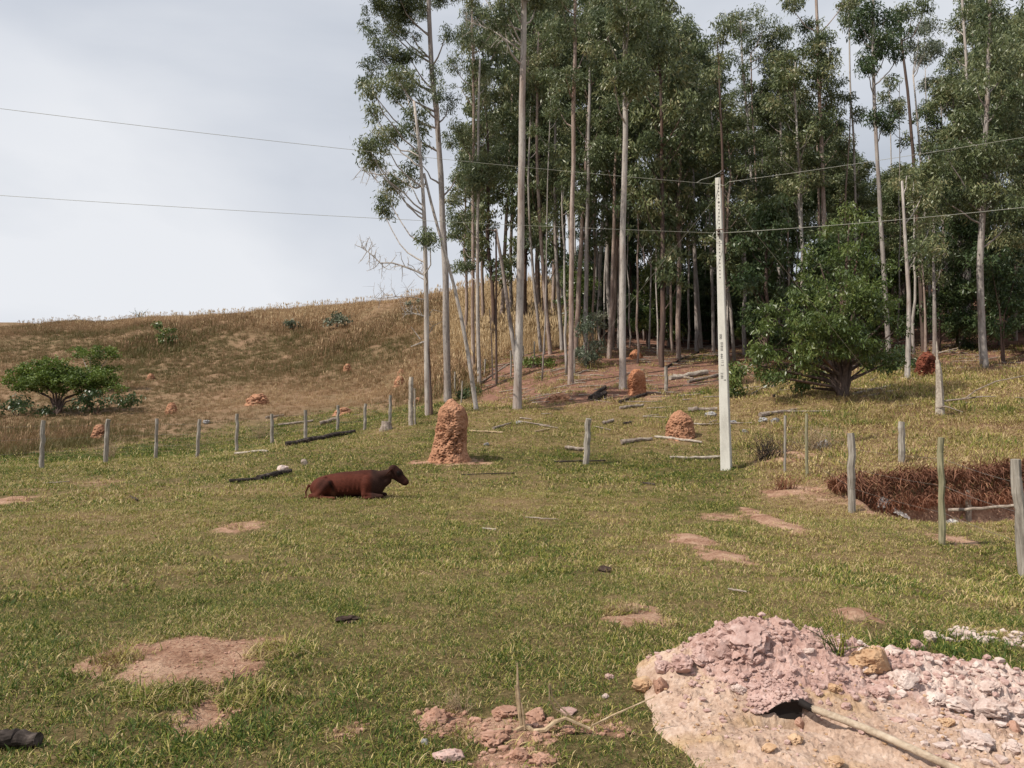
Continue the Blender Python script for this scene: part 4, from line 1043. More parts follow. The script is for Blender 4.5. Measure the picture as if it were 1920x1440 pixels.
for q, a in enumerate([
 (1402, 1224, 92, M_PINK, 'largest pink lump crowning the earth heap', .85), (1350, 1232, 50, M_PINK, 'second pink lump tucked left of the crowning lump', .95),
 (1318, 1242, 40, M_PINK, 'dark edged pink lump on the left shoulder of the heap', .8), (1283, 1262, 46, M_PINK, 'pale pink lump low on the left shoulder of the heap', .8), (1245, 1262, 34, M_PINK, 'small pink lump near the left end of the heap', .8),
 (1209, 1298, 38, M_OCHRE, 'rounded ochre stone at the left foot of the heap', .9), (1240, 1298, 28, M_RED, 'reddish clod right of the ochre stone', 1.1),
 (1640, 1262, 80, M_OCHRE, 'large tan clod behind the heap beside the green grass', .6), (1618, 1258, 34, M_WHITE, 'white angular stone leaning on the tan clod', .6),
 (1700, 1290, 44, M_WHITE, 'round whitish lump on the right part of the heap', .8), (1650, 1308, 30, M_PINK, 'purplish pink clod below the tan clod', .9),
 (1517, 1225, 22, M_WHITE, 'small white flake high on the heap', .6), (1416, 1246, 30, M_PINK, 'pink clod below the crowning lump', .7),
 (1462, 1272, 22, M_PINK, 'angular pink clod midway down the heap face', .9), (1388, 1300, 24, M_WHITE, 'pale clod on the sandy left flank', .7),
 (1748, 1206, 24, M_WHITE, 'white clod in the green grass near the right edge', 1.0), (1724, 1218, 24, M_PINK, 'tan pink clod beside the white one in the grass', .9),
 (1870, 1345, 50, M_WHITE, 'whitish lump at the far right of the heap', .7), (1905, 1340, 40, M_WHITE, 'broken white lump against the right edge', .8), (1800, 1330, 44, M_WHITE, 'cracked white lump above the spade handle', .5),
 (1840, 1404, 60, M_WHITE, 'large angular white stone near the bottom right corner', .6), (1905, 1372, 22, M_RED, 'dark red shard near the right edge', 1.2), (1862, 1300, 36, M_WHITE, 'pale lump on the crest by the right edge', .7),
 (1760, 1318, 34, M_WHITE, 'chalky clod right of the round whitish lump', .7), (1690, 1356, 26, M_PINK, 'flat pink flake above the spade handle', .4),
 (1565, 1298, 26, M_OCHRE, 'yellowish clod on the heap face above the spade', .7), (1590, 1330, 20, M_PINK, 'small clod right of the spade socket', .7),
 (1500, 1362, 20, M_RED, 'brown clod in the hollow below the spade blade', .9), (1493, 1394, 26, M_OCHRE, 'sandy clod in the foreground below the spade', .7), (1445, 1408, 22, M_OCHRE, 'crumbly sandy clod in the foreground', .6), (1570, 1436, 30, M_OCHRE, 'sandy clod at the bottom edge under the handle', .6),
 (1905, 1410, 28, M_WHITE, 'pale stone in the bottom right corner', .7), (1780, 1362, 26, M_OCHRE, 'tan clod just above the middle of the handle', .6),
 (815, 1356, 62, M_RED, 'knobbly red earth clod left of the upright dry stem', .8), (800, 1362, 40, M_RED, 'lower half of the knobbly clod pair left of the stem', .7), (945, 1345, 56, M_RED, 'red clod behind the upright dry stem', .6), (1005, 1350, 46, M_RED, 'red clod right behind the upright dry stem', .8), (925, 1395, 62, M_RED, 'red clod below the root of the dry stem', .7), (1008, 1392, 26, M_RED, 'small red clod under the root branch', .8),
 (1062, 1378, 34, M_RED, 'red clod under the right root branch', .8), (1065, 1338, 40, M_PINK, 'pinkish flat clod right of the dry stem', .4), (842, 1428, 64, M_PINK, 'pale pink clod at the bottom edge left of centre', .5), (972, 1425, 44, M_RED, 'red clod at the bottom edge below the stem', .9), (1015, 1432, 40, M_RED, 'second red clod at the bottom edge below the stem', .8), (795, 1395, 22, M_STONE, 'small grey stone above the pale pink clod', .8), (1143, 1274, 20, M_PINK, 'tiny pink stone in the grass left of the heap', .6), (1136, 1310, 12, M_WHITE, 'tiny white pebble in the grass left of the heap', .9),
 ]):
    rc = a[0] < 1100
    rock(a[0], a[1], a[2]*(.88 if rc else 1.02), a[3], a[4], 100+q, flat=a[5]*(.75 if rc else 1), sink=.55 if rc else .3, group=CG if a[0] > 1180 else 'red clods around the dry stem', cat='clod')
rock(528, 886, 20, M_WHITE, 'white rounded stone resting on the charred log', 171, 'stone', 'stone', .7, sink=-.6)
for q, a in enumerate([(386, 795, 16), (1432, 792, 20), (1455, 794, 22), (1376, 795, 16), (1335, 782, 22), (972, 796, 14), (912, 836, 12), (1545, 842, 30), (1398, 812, 14)]):
    rock(a[0], a[1], a[2], M_STONE, ['grey stone on the slope by the fifth fence post', 'grey stone under the flat log right of the pole', 'angular stone under the flat log end', 'bluish stone against the right side of the pole', 'large grey stone left of the pole', 'grey stone below the thick trunk', 'tiny grey stone right of the tall termite mound', 'pale flat stone right of the two thin posts', 'small reddish grey stone right of the pole'][q], 190+q, 'stone', 'stone', .7, 'grey stones in the pasture')
for q, a in enumerate([(1135, 1073, 30, 'flattened dark dung pat in the middle of the grass'), (650, 1168, 44, 'broad dark dung pat between the bare patch and the centre'), (1130, 1066, 14, 'small crumb of dark dung behind the flattened pat'), (697, 934, 10, 'dark dropping beside the cow')][:3]):
    rock(a[0], a[1], a[2], M_DUNG, a[3], 205+q, 'dung_pat', 'dung', .35, None, 3, None, .2, .5)
# rubble too small to pick apart
def rubble(n, box, smin_, smax_, m, label, cond):
    mb = MB(); base = [rock_mesh('r', 300+q, m, 1, .5, .8) for q in range(6)]; c = 0
    while c < n:
        x = rng.uniform(box[0], box[1]); y = rng.uniform(box[2], box[3])
        if not cond(x, y): c += .02; continue
        s_ = smin_+(smax_-smin_)*rng.random()**3.5; V, T_ = base[rng.integers(6)]; a_ = rng.random()*6.28
        ca, sa = math.cos(a_), math.sin(a_); W = V*s_*np.array([1, rng.uniform(.7, 1.2), rng.uniform(.6, 1)]); W = np.c_[W[:, 0]*ca-W[:, 1]*sa, W[:, 0]*sa+W[:, 1]*ca, W[:, 2]]
        mb.add(W+[x, y, gz(x, y)+s_*.25], None, T_, rng.random()); c += 1
    o = link('rubble', mb.mesh('rubble', m)); tag(o, label, 'rubble', kind='stuff')
rubble(2600, (.8, 3.6, 3.3, 4.95), .003, .027, M_PINK, 'pink crumbs and small lumps strewn over the earth heap', lambda x, y: heap_h(x, y) > .05 and (heap_h(x, y) > .10 or rng.random() < .25))
rubble(600, (1.9, 3.6, 3.4, 4.8), .005, .038, M_WHITE, 'whitish crumbs over the right side of the heap', lambda x, y: heap_h(x, y) > .02)
rubble(1500, (.7, 3.2, 2.6, 4.4), .002, .014, M_OCHRE, 'sandy crumbs over the foreground sand', lambda x, y: heap_h(x, y) > .01)
rubble(620, (-1.6, 1.2, 3.35, 4.4), .004, .026, M_RED, 'red crumbs of earth in the grass at the bottom', lambda x, y: dirt_mask(np.array([x]), np.array([y]))[0] > .25)
rubble(650, (-2.9, -1.0, 3.9, 5.6), .003, .014, M_RED, 'fine red crumbs on the large bare patch', lambda x, y: dirt_mask(np.array([x]), np.array([y]))[0] > .5)
P0 = hit(1875, 1197)
rubble(260, (P0[0]-.5, P0[0]+.6, P0[1]-.22, P0[1]+.22), .01, .045, M_WHITE, 'scatter of whitish clods in the grass at the right edge', lambda x, y: ((x-P0[0])/.5)**2+((y-P0[1])/.2)**2 < 1.1)
P1 = hit(1830, 1258)
rubble(120, (P1[0]-.4, P1[0]+.5, P1[1]-.12, P1[1]+.12), .006, .025, M_WHITE, 'thin scatter of pale clods between the grass and the heap', lambda x, y: True)

# ------------------------------------------------------------------ spade
def spade():
    c = hit(1478, 1340, solid_z); root = empty('spade', c)
    steel = plain('dark_worn_steel', (.016, .012, .011), .75, .2, .0); wd = wood_mat('spade_handle', (.24, .18, .13), (.40, .32, .24), (.50, .42, .33), (22, 22, 22))
    A = at(1504, 1321, 4.10)-c                      # socket
    n_, m_ = 15, 11; V = []; k = 0
    # dished blade lying on its side edge: dark inner face towards the camera
    def shell(s_, q):          # s_ 0 socket .. 1 point, q -1 upper edge .. 1 buried edge
        g_ = (q+1)/2; top = A[2]+.002+.022*math.sin(math.pi*min(1, s_*1.05+.12))-.050*s_**2.2
        dep = .105*(1-.75*s_**1.8)
        return np.array([A[0]+.012-.225*s_-.012*g_, A[1]+.0+.018*math.sin(math.pi*min(1, g_*.9))+.006*g_, top - dep*g_])
    V = [];
    for i_ in range(n_):
        for j_ in range(m_): V.append(shell(i_/(n_-1), j_/(m_-1)*2-1))
    V = np.array(V); Vb = V.copy(); Vb[:, 2] -= .004
    Q_ = [[i_*m_+j_, i_*m_+j_+1, (i_+1)*m_+j_+1, (i_+1)*m_+j_] for i_ in range(n_-1) for j_ in range(m_-1)]
    Q2 = [[q[3]+n_*m_, q[2]+n_*m_, q[1]+n_*m_, q[0]+n_*m_] for q in Q_]
    E_ = [[j_, j_+n_*m_, j_+1+n_*m_, j_+1] for j_ in range(m_-1)] + [[i_*m_, (i_+1)*m_, (i_+1)*m_+n_*m_, i_*m_+n_*m_] for i_ in range(n_-1)] + [[i_*m_+m_-1, i_*m_+m_-1+n_*m_, (i_+1)*m_+m_-1+n_*m_, (i_+1)*m_+m_-1] for i_ in range(n_-1)]
    link('blade', MB().add(np.r_[V, Vb], Q_+Q2+E_).mesh('blade', steel, True), root)
    B = at(1800, 1445, 3.42)-c
    dirn = (B-A)/np.linalg.norm(B-A)
    link('socket', MB().tube([A-dirn*.06+[0, .03, .012], A+dirn*.02+[0, 0, .004], A+dirn*.07], [.020, .020, .018], 10).mesh('socket', steel, True), root)
    tt = np.linspace(0, 1, 12)[:, None]; P_ = A+dirn*.03+(dirn*1.15)*tt; P_[:, 2] += .012*np.sin(tt[:, 0]*5)
    link('handle', MB().tube(P_, np.r_[.0165, np.linspace(.0185, .0165, 11)], 12, .5, True, .05).mesh('handle', wd, True), root)
    # earth lying over the back of the blade and running into the heap
    us_ = np.linspace(-.22, 1.18, 80); vs_ = np.linspace(0, 1, 50)**1.3; V = []
    for vv in vs_:
        for uu in us_:
            sc_ = min(max(uu, 0), .985); e_ = shell(sc_, -1); x_ = A[0]+.012-.225*uu + .012*math.sin(vv*9+uu*3); y_ = e_[1]+.006 + .04*abs(uu-sc_)*4 + vv*.30
            g_ = gz(c[0]+x_, c[1]+y_)-c[2]
            out_ = max(0, (uu-1)/.16, -uu/.20)
            w = max(0, 1-out_)**.6*(1-sstep(.10, .26, vv*.30+.02*math.sin(uu*11)))
            n__ = ((fbm(x_*20, y_*20, 0, 4, 7, .62)-.5)*.060+(fbm(x_*60, y_*60, 0, 2, 9)-.5)*.014)*min(1, vv*10+.15)
            V.append([x_, y_, (g_+.003)*(1-w)+max(e_[2]+.002+n__+.02*sstep(0, .05, vv*.30), g_+.003)*w - (.03 if w <= 0.02 else 0)])
    W_ = 80
    Q_ = [[i_*W_+j_, (i_+1)*W_+j_, (i_+1)*W_+j_+1, i_*W_+j_+1] for i_ in range(49) for j_ in range(W_-1)]
    V = np.array(V); lid = MB(); lid.add(V+c, Q_); rb_ = rock_mesh('r', 401, M_PINK, 1, .5, .8)
    for q in range(420):
        o_ = V[rng.integers(0, 80*38)]
        if V[0, 0]-.02 < o_[0] or o_[2] < -.1: pass
        z_ = rng.random(); s2 = .003+.017*z_**4; lid.add(rb_[0]*s2*[1, rng.uniform(.7, 1.3), rng.uniform(.6, 1)]+o_+c+[rng.normal(0, .004), rng.normal(0, .004), s2*.2], None, rb_[1])
    o = link('loose_earth', lid.mesh('loose_earth', M_PINK, False)); tag(o, 'loose pink earth piled over the back of the spade blade', 'earth')
    tag(root, 'spade with a dark blade stuck in the heap and a long worn wooden handle', 'spade')
spade()

# ------------------------------------------------------------------ dry uprooted stem
def dry_stem():
    c = hit(978, 1368, solid_z); root = empty('uprooted_stem', c); d = c[1]
    up = MB()
    up.tube(loc_path([(980, 1372), (976, 1340), (971, 1290), (970, 1243)], d, c), np.array([.013, .011, .008, .003]), 7, .5, True, .2)
    up.tube(loc_path([(980, 1372), (974, 1345), (969, 1310), (966, 1285)], d+.01, c), np.array([.009, .007, .005, .003]), 6)
    up.tube(loc_path([(984, 1368), (981, 1340), (978, 1318)], d-.01, c), np.array([.007, .005, .003]), 6)
    link('stalk', up.mesh('stalk', M_STRAW), root)
    for px, r0 in (([(985, 1372), (965, 1380), (945, 1376), (925, 1374)], .014), ([(985, 1372), (1000, 1382), (1022, 1378), (1040, 1362), (1060, 1354), (1080, 1362), (1105, 1372)], .015),
                   ([(1062, 1354), (1040, 1338), (1030, 1320), (1029, 1290)], .006), ([(1075, 1358), (1050, 1335), (1035, 1315), (1030, 1288)], .005), ([(1110, 1372), (1150, 1350), (1190, 1330), (1225, 1312)], .006), ([(968, 1400), (970, 1412), (985, 1424)], .005)):
        n_ = len(px); P_ = loc_path(px, d, c); P_[:, 1] += np.linspace(0, -.04, n_); P_[:, 2] += .03
        link('root', MB().tube(P_, np.linspace(r0, r0*.45, n_), 6, .5, True, .25).mesh('root', M_STRAW), root)
    tag(root, 'dry uprooted stem standing upright on its sprawling woody root', 'dead plant')
dry_stem()

# ------------------------------------------------------------------ rag / sack by the gully
def rag(u, v, w, hgt, m, label, seed, slope=0, name='plastic_sack'):
    p = hit(u, v); k = p[1]/F; n_, m_ = 26, 18; X_, Y_ = np.meshgrid(np.linspace(-1, 1, n_), np.linspace(-1, 1, m_))
    W = w*k/2; q = 1-np.maximum(np.abs(X_)**2.2, np.abs(Y_)**2.2)
    Z_ = hgt*k*np.clip(q, 0, 1)**.5*(.5+1.0*fbm(X_*2.2+seed, Y_*2.2, 0, 3, seed)) + (fbm(X_*7, Y_*7, 0, 2, seed)-.5)*hgt*k*.6
    Xw = X_*W*(1-.25*Y_*np.sin(seed)); Yw = Y_*W*.45
    V = np.stack([Xw, Yw, Z_*1.0 + slope*Xw - .01], -1).reshape(-1, 3)
    Q_ = [[i_*n_+j_, i_*n_+j_+1, (i_+1)*n_+j_+1, (i_+1)*n_+j_] for i_ in range(m_-1) for j_ in range(n_-1)]
    o = link(name, MB().add(V, Q_).mesh(name, m, False), None, tuple(p)); return tag(o, label, 'plastic sack')
mw = plain('white_plastic', (.78, .77, .74), .45, .4); mk = plain('black_plastic', (.03, .03, .032), .35, .4)
rag(1657, 950, 24, 15, mw, 'crumpled white plastic lying on the edge of the gully', 3, -.1)
rag(1672, 956, 22, 12, mk, 'black plastic crumpled between the two white pieces', 5, -.5)
rag(1686, 966, 34, 9, mw, 'torn white plastic strip sliding into the gully', 9, -.45)
rag(1783, 980, 26, 7, mw, 'flat white scrap behind the slim round post', 12, .1)

# weeds: bare twiggy shrub behind the heap, straw clumps
def twigs(u, v, wpx, hpx, n, m, label, name='dry_weed', r=.003, cat='weed', seed=0, leaves=None):
    p = hit(u, v, solid_z); k = p[1]/F; mb = MB()
    for q in range(n):
        a_ = rng.normal(0, .45); ln = hpx*k*rng.uniform(.6, 1.1); bx = rng.normal(0, wpx*k*.12); dep = rng.normal(0, .25)
        P_ = [[bx, 0, -.02]]; an = a_*.5
        for s_ in range(6):
            an += a_*.18+rng.normal(0, .08); P_.append([P_[-1][0]+math.sin(an)*ln/6, P_[-1][1]+dep*ln/6, P_[-1][2]+math.cos(an)*ln/6])
        P_ = np.array(P_); mb.tube(P_, np.linspace(r, r*.35, 7), 4, rng.random(), False)
        for s_ in range(2, 7):
            if rng.random() < .8:
                e_ = P_[s_]+np.array([rng.normal(0, .25), rng.normal(0, .2), rng.uniform(.1, .3)])*ln*.5; mb.tube([P_[s_], (P_[s_]+e_)/2+[0, 0, .01], e_], [r*.5, r*.4, r*.25], 3, rng.random(), False)
    o = link(name, mb.mesh(name, m), None, tuple(p)); return tag(o, label, cat)
twigs(1575, 1230, 120, 110, 16, M_GRASS, 'thin sprawling green weed with bare dark stems behind the heap', 'leggy_weed', .0035)
twigs(862, 1335, 90, 45, 30, M_STRAW, 'tangled dry weed beside the knobbly red clods', 'dry_weed', .002)
twigs(1185, 1150, 70, 26, 30, M_STRAW, 'dry straw tussock on the small bare patch left of the heap', 'dry_weed', .002)
twigs(208, 862, 34, 46, 40, M_STRAW, 'brown dry weed growing beside the second left fence post', 'dry_weed', .006)
twigs(490, 822, 60, 50, 40, M_STRAW, 'dry weeds growing between the sixth and seventh fence posts', 'dry_weed', .007)
twigs(1440, 862, 110, 46, 110, M_LOGD, 'dark tangle of dead twigs just right of the concrete pole', 'brush_heap', .006, 'brush')
twigs(1530, 845, 130, 50, 90, M_STRAW, 'grey tangle of dry brush behind the two thin posts', 'brush_heap', .006, 'brush')
twigs(1470, 918, 70, 28, 70, M_BANK, 'small tuft of rusty dead grass left of the thick grey post', 'dead_tussock', .005, 'tussock')
twigs(262, 592, 24, 22, 14, M_DARK, 'tiny bare shrub standing on the skyline of the hill', 'bare_shrub', .04, 'shrub')
twigs(1610, 1165, 50, 16, 20, M_STRAW, 'small dry tussock on the little earth bump above the heap', 'dry_weed', .002)
# fallen twigs under the trees
mb = MB()
for q in range(700):
    u_ = rng.uniform(880, 1920); v_ = rng.uniform(655, 800) if rng.random() < .75 else rng.uniform(780, 860)
    p = None; d_ = rng.uniform(24, 56); x_ = (u_-960)/F*d_; z_ = gz(x_, d_); uu, vv = proj(np.array(x_), np.array(d_), np.array(z_))
    hl_, fo_, fa_, _ = zones(np.array([x_]), np.array([d_]), np.array([z_]))
    if rng.random() > max(fo_[0], .25*fa_[0]+.1): continue
    ln = rng.uniform(.3, 1.6); a_ = rng.normal(0, .5); dx, dy = math.cos(a_)*ln, math.sin(a_)*ln; r = rng.uniform(.012, .035)
    P_ = np.array([[x_+dx*t_, d_+dy*t_, gz(x_+dx*t_, d_+dy*t_)+r+.03] for t_ in (0, .5, 1)]); mb.tube(P_, [r, r*.9, r*.6], 4, rng.random(), False)
o = link('fallen_twigs', mb.mesh('fallen_twigs', M_LOG)); tag(o, 'litter of fallen grey twigs on the floor under the trees', 'twigs', kind='stuff')
# ------------------------------------------------------------------ trees
def leaves(mb, C, Rr, n, ll=.17, lw=.034, droop=.8, shell=.42, fold=0.0, base=None):
    """n leaves in the ellipsoid C, Rr"""
    n = int(n)
    if n < 1: return
    d = rng.normal(0, 1, (n, 3)); d /= np.linalg.norm(d, axis=1)[:, None]
    r = rng.random(n)**shell
    st = rng.random(n) < .10; r = np.where(st, r*1.4, r)
    P_ = C + d*r[:, None]*Rr
    a = rng.normal(0, 1, (n, 3)); a[:, 2] = a[:, 2]*.5 - droop*1.5; a /= np.linalg.norm(a, axis=1)[:, None]
    s_ = rng.normal(0, 1, (n, 3)); s_ = np.cross(a, s_); s_ /= np.linalg.norm(s_, axis=1)[:, None]+1e-9
    L_ = ll*(.6+.7*rng.random(n))[:, None]; W = lw*(.7+.6*rng.random(n))[:, None]
    V = np.stack([P_, P_+a*L_*.42-s_*W*.5, P_+a*L_, P_+a*L_*.42+s_*W*.5], 1).reshape(-1, 3)
    q = np.arange(n)[:, None]*4+np.arange(4)[None]
    mb.add(V, q, None, np.repeat(np.clip((rng.random() if base is None else base)*.5+.5*rng.random(n), 0, 1), 4))
LD = 300
def clump_set(mb, C, Rr, dens, ll, lw, sub=.55, droop=.8, tw=None):
    """fills an ellipsoid with sub-clumps of leaves; returns centres"""
    vol = Rr[0]*Rr[1]*Rr[2]; k = max(4, int(1.5*vol/(sub**3)*dens)); k = min(k, 70)
    out = []
    for q in range(k):
        d = rng.normal(0, 1, 3); d /= np.linalg.norm(d); c = C + d*rng.random()**.42*Rr*.92
        s_ = sub*rng.uniform(.5, 1.25)
        leaves(mb, c, np.array([s_, s_, s_*.75]), LD*(s_/.55)**2*(.17*.034)/(ll*lw)*1.2, ll, lw, droop); out.append(c)
    return out
def limb(mb, a, b, r0, r1=.01, bow=.12):
    n_ = 6; tt = np.linspace(0, 1, n_)[:, None]; P_ = a+(b-a)*tt; ln = np.linalg.norm(b-a)
    P_[:, 2] -= np.sin(tt[:, 0]*math.pi)*ln*bow; P_ += rng.normal(0, ln*.018, P_.shape)*np.sin(tt*math.pi)
    mb.tube(P_, np.linspace(r0, r1, n_), 5, .5, False)
def trunk_at(P_, z):
    zz = P_[:, 2]; return np.array([np.interp(z, zz, P_[:, c]) for c in range(3)])
def hero(px, w, bark, crown, label, d=None, ll=.19, lw=.042, leaf=None, dens=1.0, group='eucalyptus trees of the plantation', taper=.45, ext=0, branches=(), name='eucalyptus_tree', sub=.5, sides=10, cat='tree', depth=.8, grow=1.0):
    leaf = leaf or M_LEAF
    if d is None: a = hit(*px[0])
    else:
        x_ = (px[0][0]-960)/F*d/1.0; a = at(px[0][0], px[0][1], d); a[2] = gz(a[0], d)
    d = a[1]; k = d/F; root = empty(name, a)
    pp = [np.zeros(3)]+[at(u, v, d)-a for u, v in px[1:]]
    if ext: pp.append(pp[-1]+(pp[-1]-pp[-2])/np.linalg.norm(pp[-1]-pp[-2])*ext)
    pp = np.array(pp)
    # finer path with slight sway
    s_ = np.r_[0, np.cumsum(np.linalg.norm(np.diff(pp, axis=0), axis=1))]; n_ = max(8, int(s_[-1]/1.0)); ss = np.linspace(0, s_[-1], n_)
    T_ = np.stack([np.interp(ss, s_, pp[:, c]) for c in range(3)], 1); T_[1:, :2] += rng.normal(0, w*k*.10, (n_-1, 2))
    T_[1:-1] = (T_[:-2]+T_[1:-1]*2+T_[2:])/4
    T_ = np.r_[[T_[0]-[0, 0, .5]], T_]
    rad = w*k/2*np.r_[1.25, 1.18, np.linspace(1.0, taper, n_-1)]
    tb = MB().tube(T_, rad, sides, .5, True, .10)
    cb = MB()
    for c in crown:
        u, v, ru, rv = c[:4]; ru *= grow; rv *= grow; dn = c[4] if len(c) > 4 else 1.0; dz = c[5] if len(c) > 5 else rng.normal(0, .7)
        dd = d+dz; C = at(u, v, dd)-a; Rr = np.array([ru*k, max(.35, ru*k*depth), rv*k])
        cc = clump_set(cb, C, Rr, dens*dn, ll, lw, sub)
        j = trunk_at(T_, max(.5, C[2]-np.linalg.norm(C[:2]-trunk_at(T_, C[2])[:2])*.8-.5)); limb(tb, j, C, max(.02, w*k*.16), .015)
        for c_ in cc[::4]: limb(tb, C+(c_-C)*.0, c_, .014, .006, .05)
    link('trunk', tb.mesh('trunk', bark, True), root)
    if crown: link('crown', cb.mesh('crown', leaf), root)
    for bpx, bw in branches:
        P_ = np.array([at(u, v, d)-a for u, v in bpx]); n2 = len(P_); P_[:, 1] += np.linspace(0, rng.normal(0, .6), n2)
        bb = MB().tube(P_, np.linspace(bw, bw*.3, n2)*k/2, 6, .5, True, .15)
        if bw > 1.5 and len(bpx) > 3:
            for q in range(1, n2):
                for z in range(4 + 3*(q > n2*.5)):
                    o_ = P_[q-1]+(P_[q]-P_[q-1])*rng.random(); an = rng.uniform(.3, 2.6); ln = rng.uniform(10, 34)*k
                    e_ = o_+np.array([-math.cos(an)*.9, rng.normal(0, .3), math.sin(an)*(1 if rng.random() < .75 else -1)])*ln
                    m_ = (o_+e_)/2+rng.normal(0, ln*.08, 3); bb.tube([o_, m_, e_], [bw*.20*k, bw*.14*k, bw*.07*k], 4, .5, False)
                    for y_ in range(3):
                        f_ = m_+(e_-m_)*rng.random(); g_ = f_+rng.normal(0, 1, 3)*ln*.28*[1, .5, 1]; bb.tube([f_, g_], [bw*.09*k, bw*.04*k], 3, .5, False)
        link('branch', bb.mesh('branch', bark), root)
    tag(root, label, cat, group); return root
# --- the tall slim trees of the left edge
hero([(803, 778), (802, 700), (800, 600), (797, 440), (792, 320), (786, 250), (775, 190)], 11, M_BARKW,
     [(757, 162, 42, 30), (706, 182, 24, 28), (775, 225, 32, 34), (700, 212, 18, 20), (742, 135, 30, 18, .8), (715, 262, 18, 28, .7), (690, 275, 12, 26, .5), (733, 250, 14, 24, .7), (790, 262, 22, 30, .7), (765, 330, 26, 26, .6), (727, 372, 20, 26, .6), (745, 350, 18, 14, .5), (720, 400, 10, 20, .4), (700, 300, 14, 14, .4), (806, 448, 16, 14, .4)],
     'forked leafy eucalyptus with peeling base and dead lower branches at the left edge', branches=[
     ([(798, 517), (780, 508), (757, 499), (735, 492), (712, 492), (700, 480), (688, 470), (672, 460)], 4.2), ([(798, 526), (785, 518), (775, 508)], 2.2),
     ([(800, 563), (775, 558), (748, 558), (720, 562), (700, 562)], 2.2), ([(761, 556), (762, 540), (775, 520)], 1.6), ([(802, 603), (795, 592), (778, 586), (750, 585)], 4.0), ([(803, 640), (790, 641), (768, 648)], 5.5), ([(788, 636), (780, 625), (770, 612)], 2.2), ([(803, 628), (812, 610), (830, 600)], 1.6)], sub=.42, grow=1.18, dens=1.15)
hero([(808, 778), (807, 740), (806, 700), (804, 640)], 7, M_BARKD, [], 'short dark splintered stem pressed against the forked tree', name='dead_tree', cat='dead tree', taper=.3)
hero([(840, 757), (838, 640), (834, 500), (827, 330), (820, 230), (812, 150), (806, 60), (802, -60)], 13.5, M_BARKG,
     [(715, 30, 38, 30), (757, 15, 38, 26), (745, 50, 30, 22), (705, 95, 24, 26), (738, 95, 34, 24), (768, 105, 18, 20, .8), (800, 15, 28, 24), (838, 58, 16, 14), (770, 60, 20, 16, .6), (700, 60, 20, 20), (690, 130, 14, 16, .6), (680, 145, 9, 12, .5), (810, 135, 14, 16, .5), (822, 165, 22, 20, .7), (842, 195, 16, 16, .6), (770, 165, 16, 16, .5), (740, -20, 60, 30), (820, -30, 40, 30), (780, 290, 20, 20, .6), (862, 320, 22, 20, .7)],
     'tall grey barked eucalyptus directly behind the big termite mound', ext=6, sub=.42, grow=1.22, dens=.85)
hero([(893, 768), (885, 710), (876, 650), (862, 580), (846, 510), (828, 455), (816, 415), (803, 360), (795, 325)], 8, M_BARKW, [],
     'bare pale trunk leaning far to the left across its neighbours', branches=[([(798, 345), (780, 352), (765, 345), (750, 335), (728, 322), (705, 322), (690, 318), (672, 310)], 4.0)], taper=.55)
hero([(887, 708), (886, 500), (887, 330), (889, 200), (886, 100), (884, -20)], 7, M_BARKR,
     [(865, 165, 22, 16, .8), (898, 135, 28, 22), (930, 95, 26, 20, .8), (890, 75, 28, 22), (865, 55, 20, 16, .7), (900, 25, 34, 22), (925, 55, 20, 18), (858, 245, 26, 34, 1.2), (875, 275, 22, 24), (910, 180, 22, 22, .7), (850, 120, 14, 14, .5)],
     'reddish slim eucalyptus left of the pair of straight stems', ext=4, sub=.45, grow=1.2)
hero([(899, 722), (896, 600), (895, 450), (897, 330), (897, 200), (900, 110)], 7.5, M_BARKW, [(915, 150, 20, 24, .7), (920, 235, 24, 30), (905, 330, 36, 34, 1.2), (940, 300, 30, 34), (870, 355, 26, 18, .8), (880, 310, 20, 20, .7), (862, 400, 22, 12, .5), (855, 440, 16, 12, .5), (872, 490, 20, 16, .5)],
     'pale straight eucalyptus touching the reddish slim one', sub=.45, grow=1.2)
hero([(931, 720), (930, 600), (931, 520), (930, 432)], 4.5, M_BARKD, [], 'thin dark broken stem with a snapped top', name='dead_tree', cat='dead tree', taper=.7)
hero([(924, 712), (922, 640), (918, 580)], 3, M_BARKR, [], 'very thin bare stem in front of the straw slope', name='dead_tree', cat='dead tree')
hero([(969, 690), (962, 640), (952, 570), (942, 500), (934, 455), (930, 430)], 8.5, M_BARKG, [], 'snapped grey trunk leaning left behind the thick straight one', taper=.6, branches=[([(931, 434), (918, 432), (905, 436)], 2.5)])
hero([(970, 767), (973, 700), (974, 550), (975, 430), (978, 330), (977, 200), (980, 80), (981, -40)], 15, M_BARKW,
     [(945, 12, 28, 18), (925, 35, 22, 18, .6), (950, 45, 20, 18, .7), (905, -10, 40, 20), (1000, -20, 50, 30), (970, -60, 60, 40), (1008, 8, 14, 12, .7)], 'thickest straight pale trunk of the row, standing forward of the others', ext=7,
     branches=[([(976, 95), (950, 72), (922, 50), (890, 35), (872, 22)], 3.5), ([(976, 42), (968, 28), (957, 20)], 3.2)], taper=.6, sub=.42)
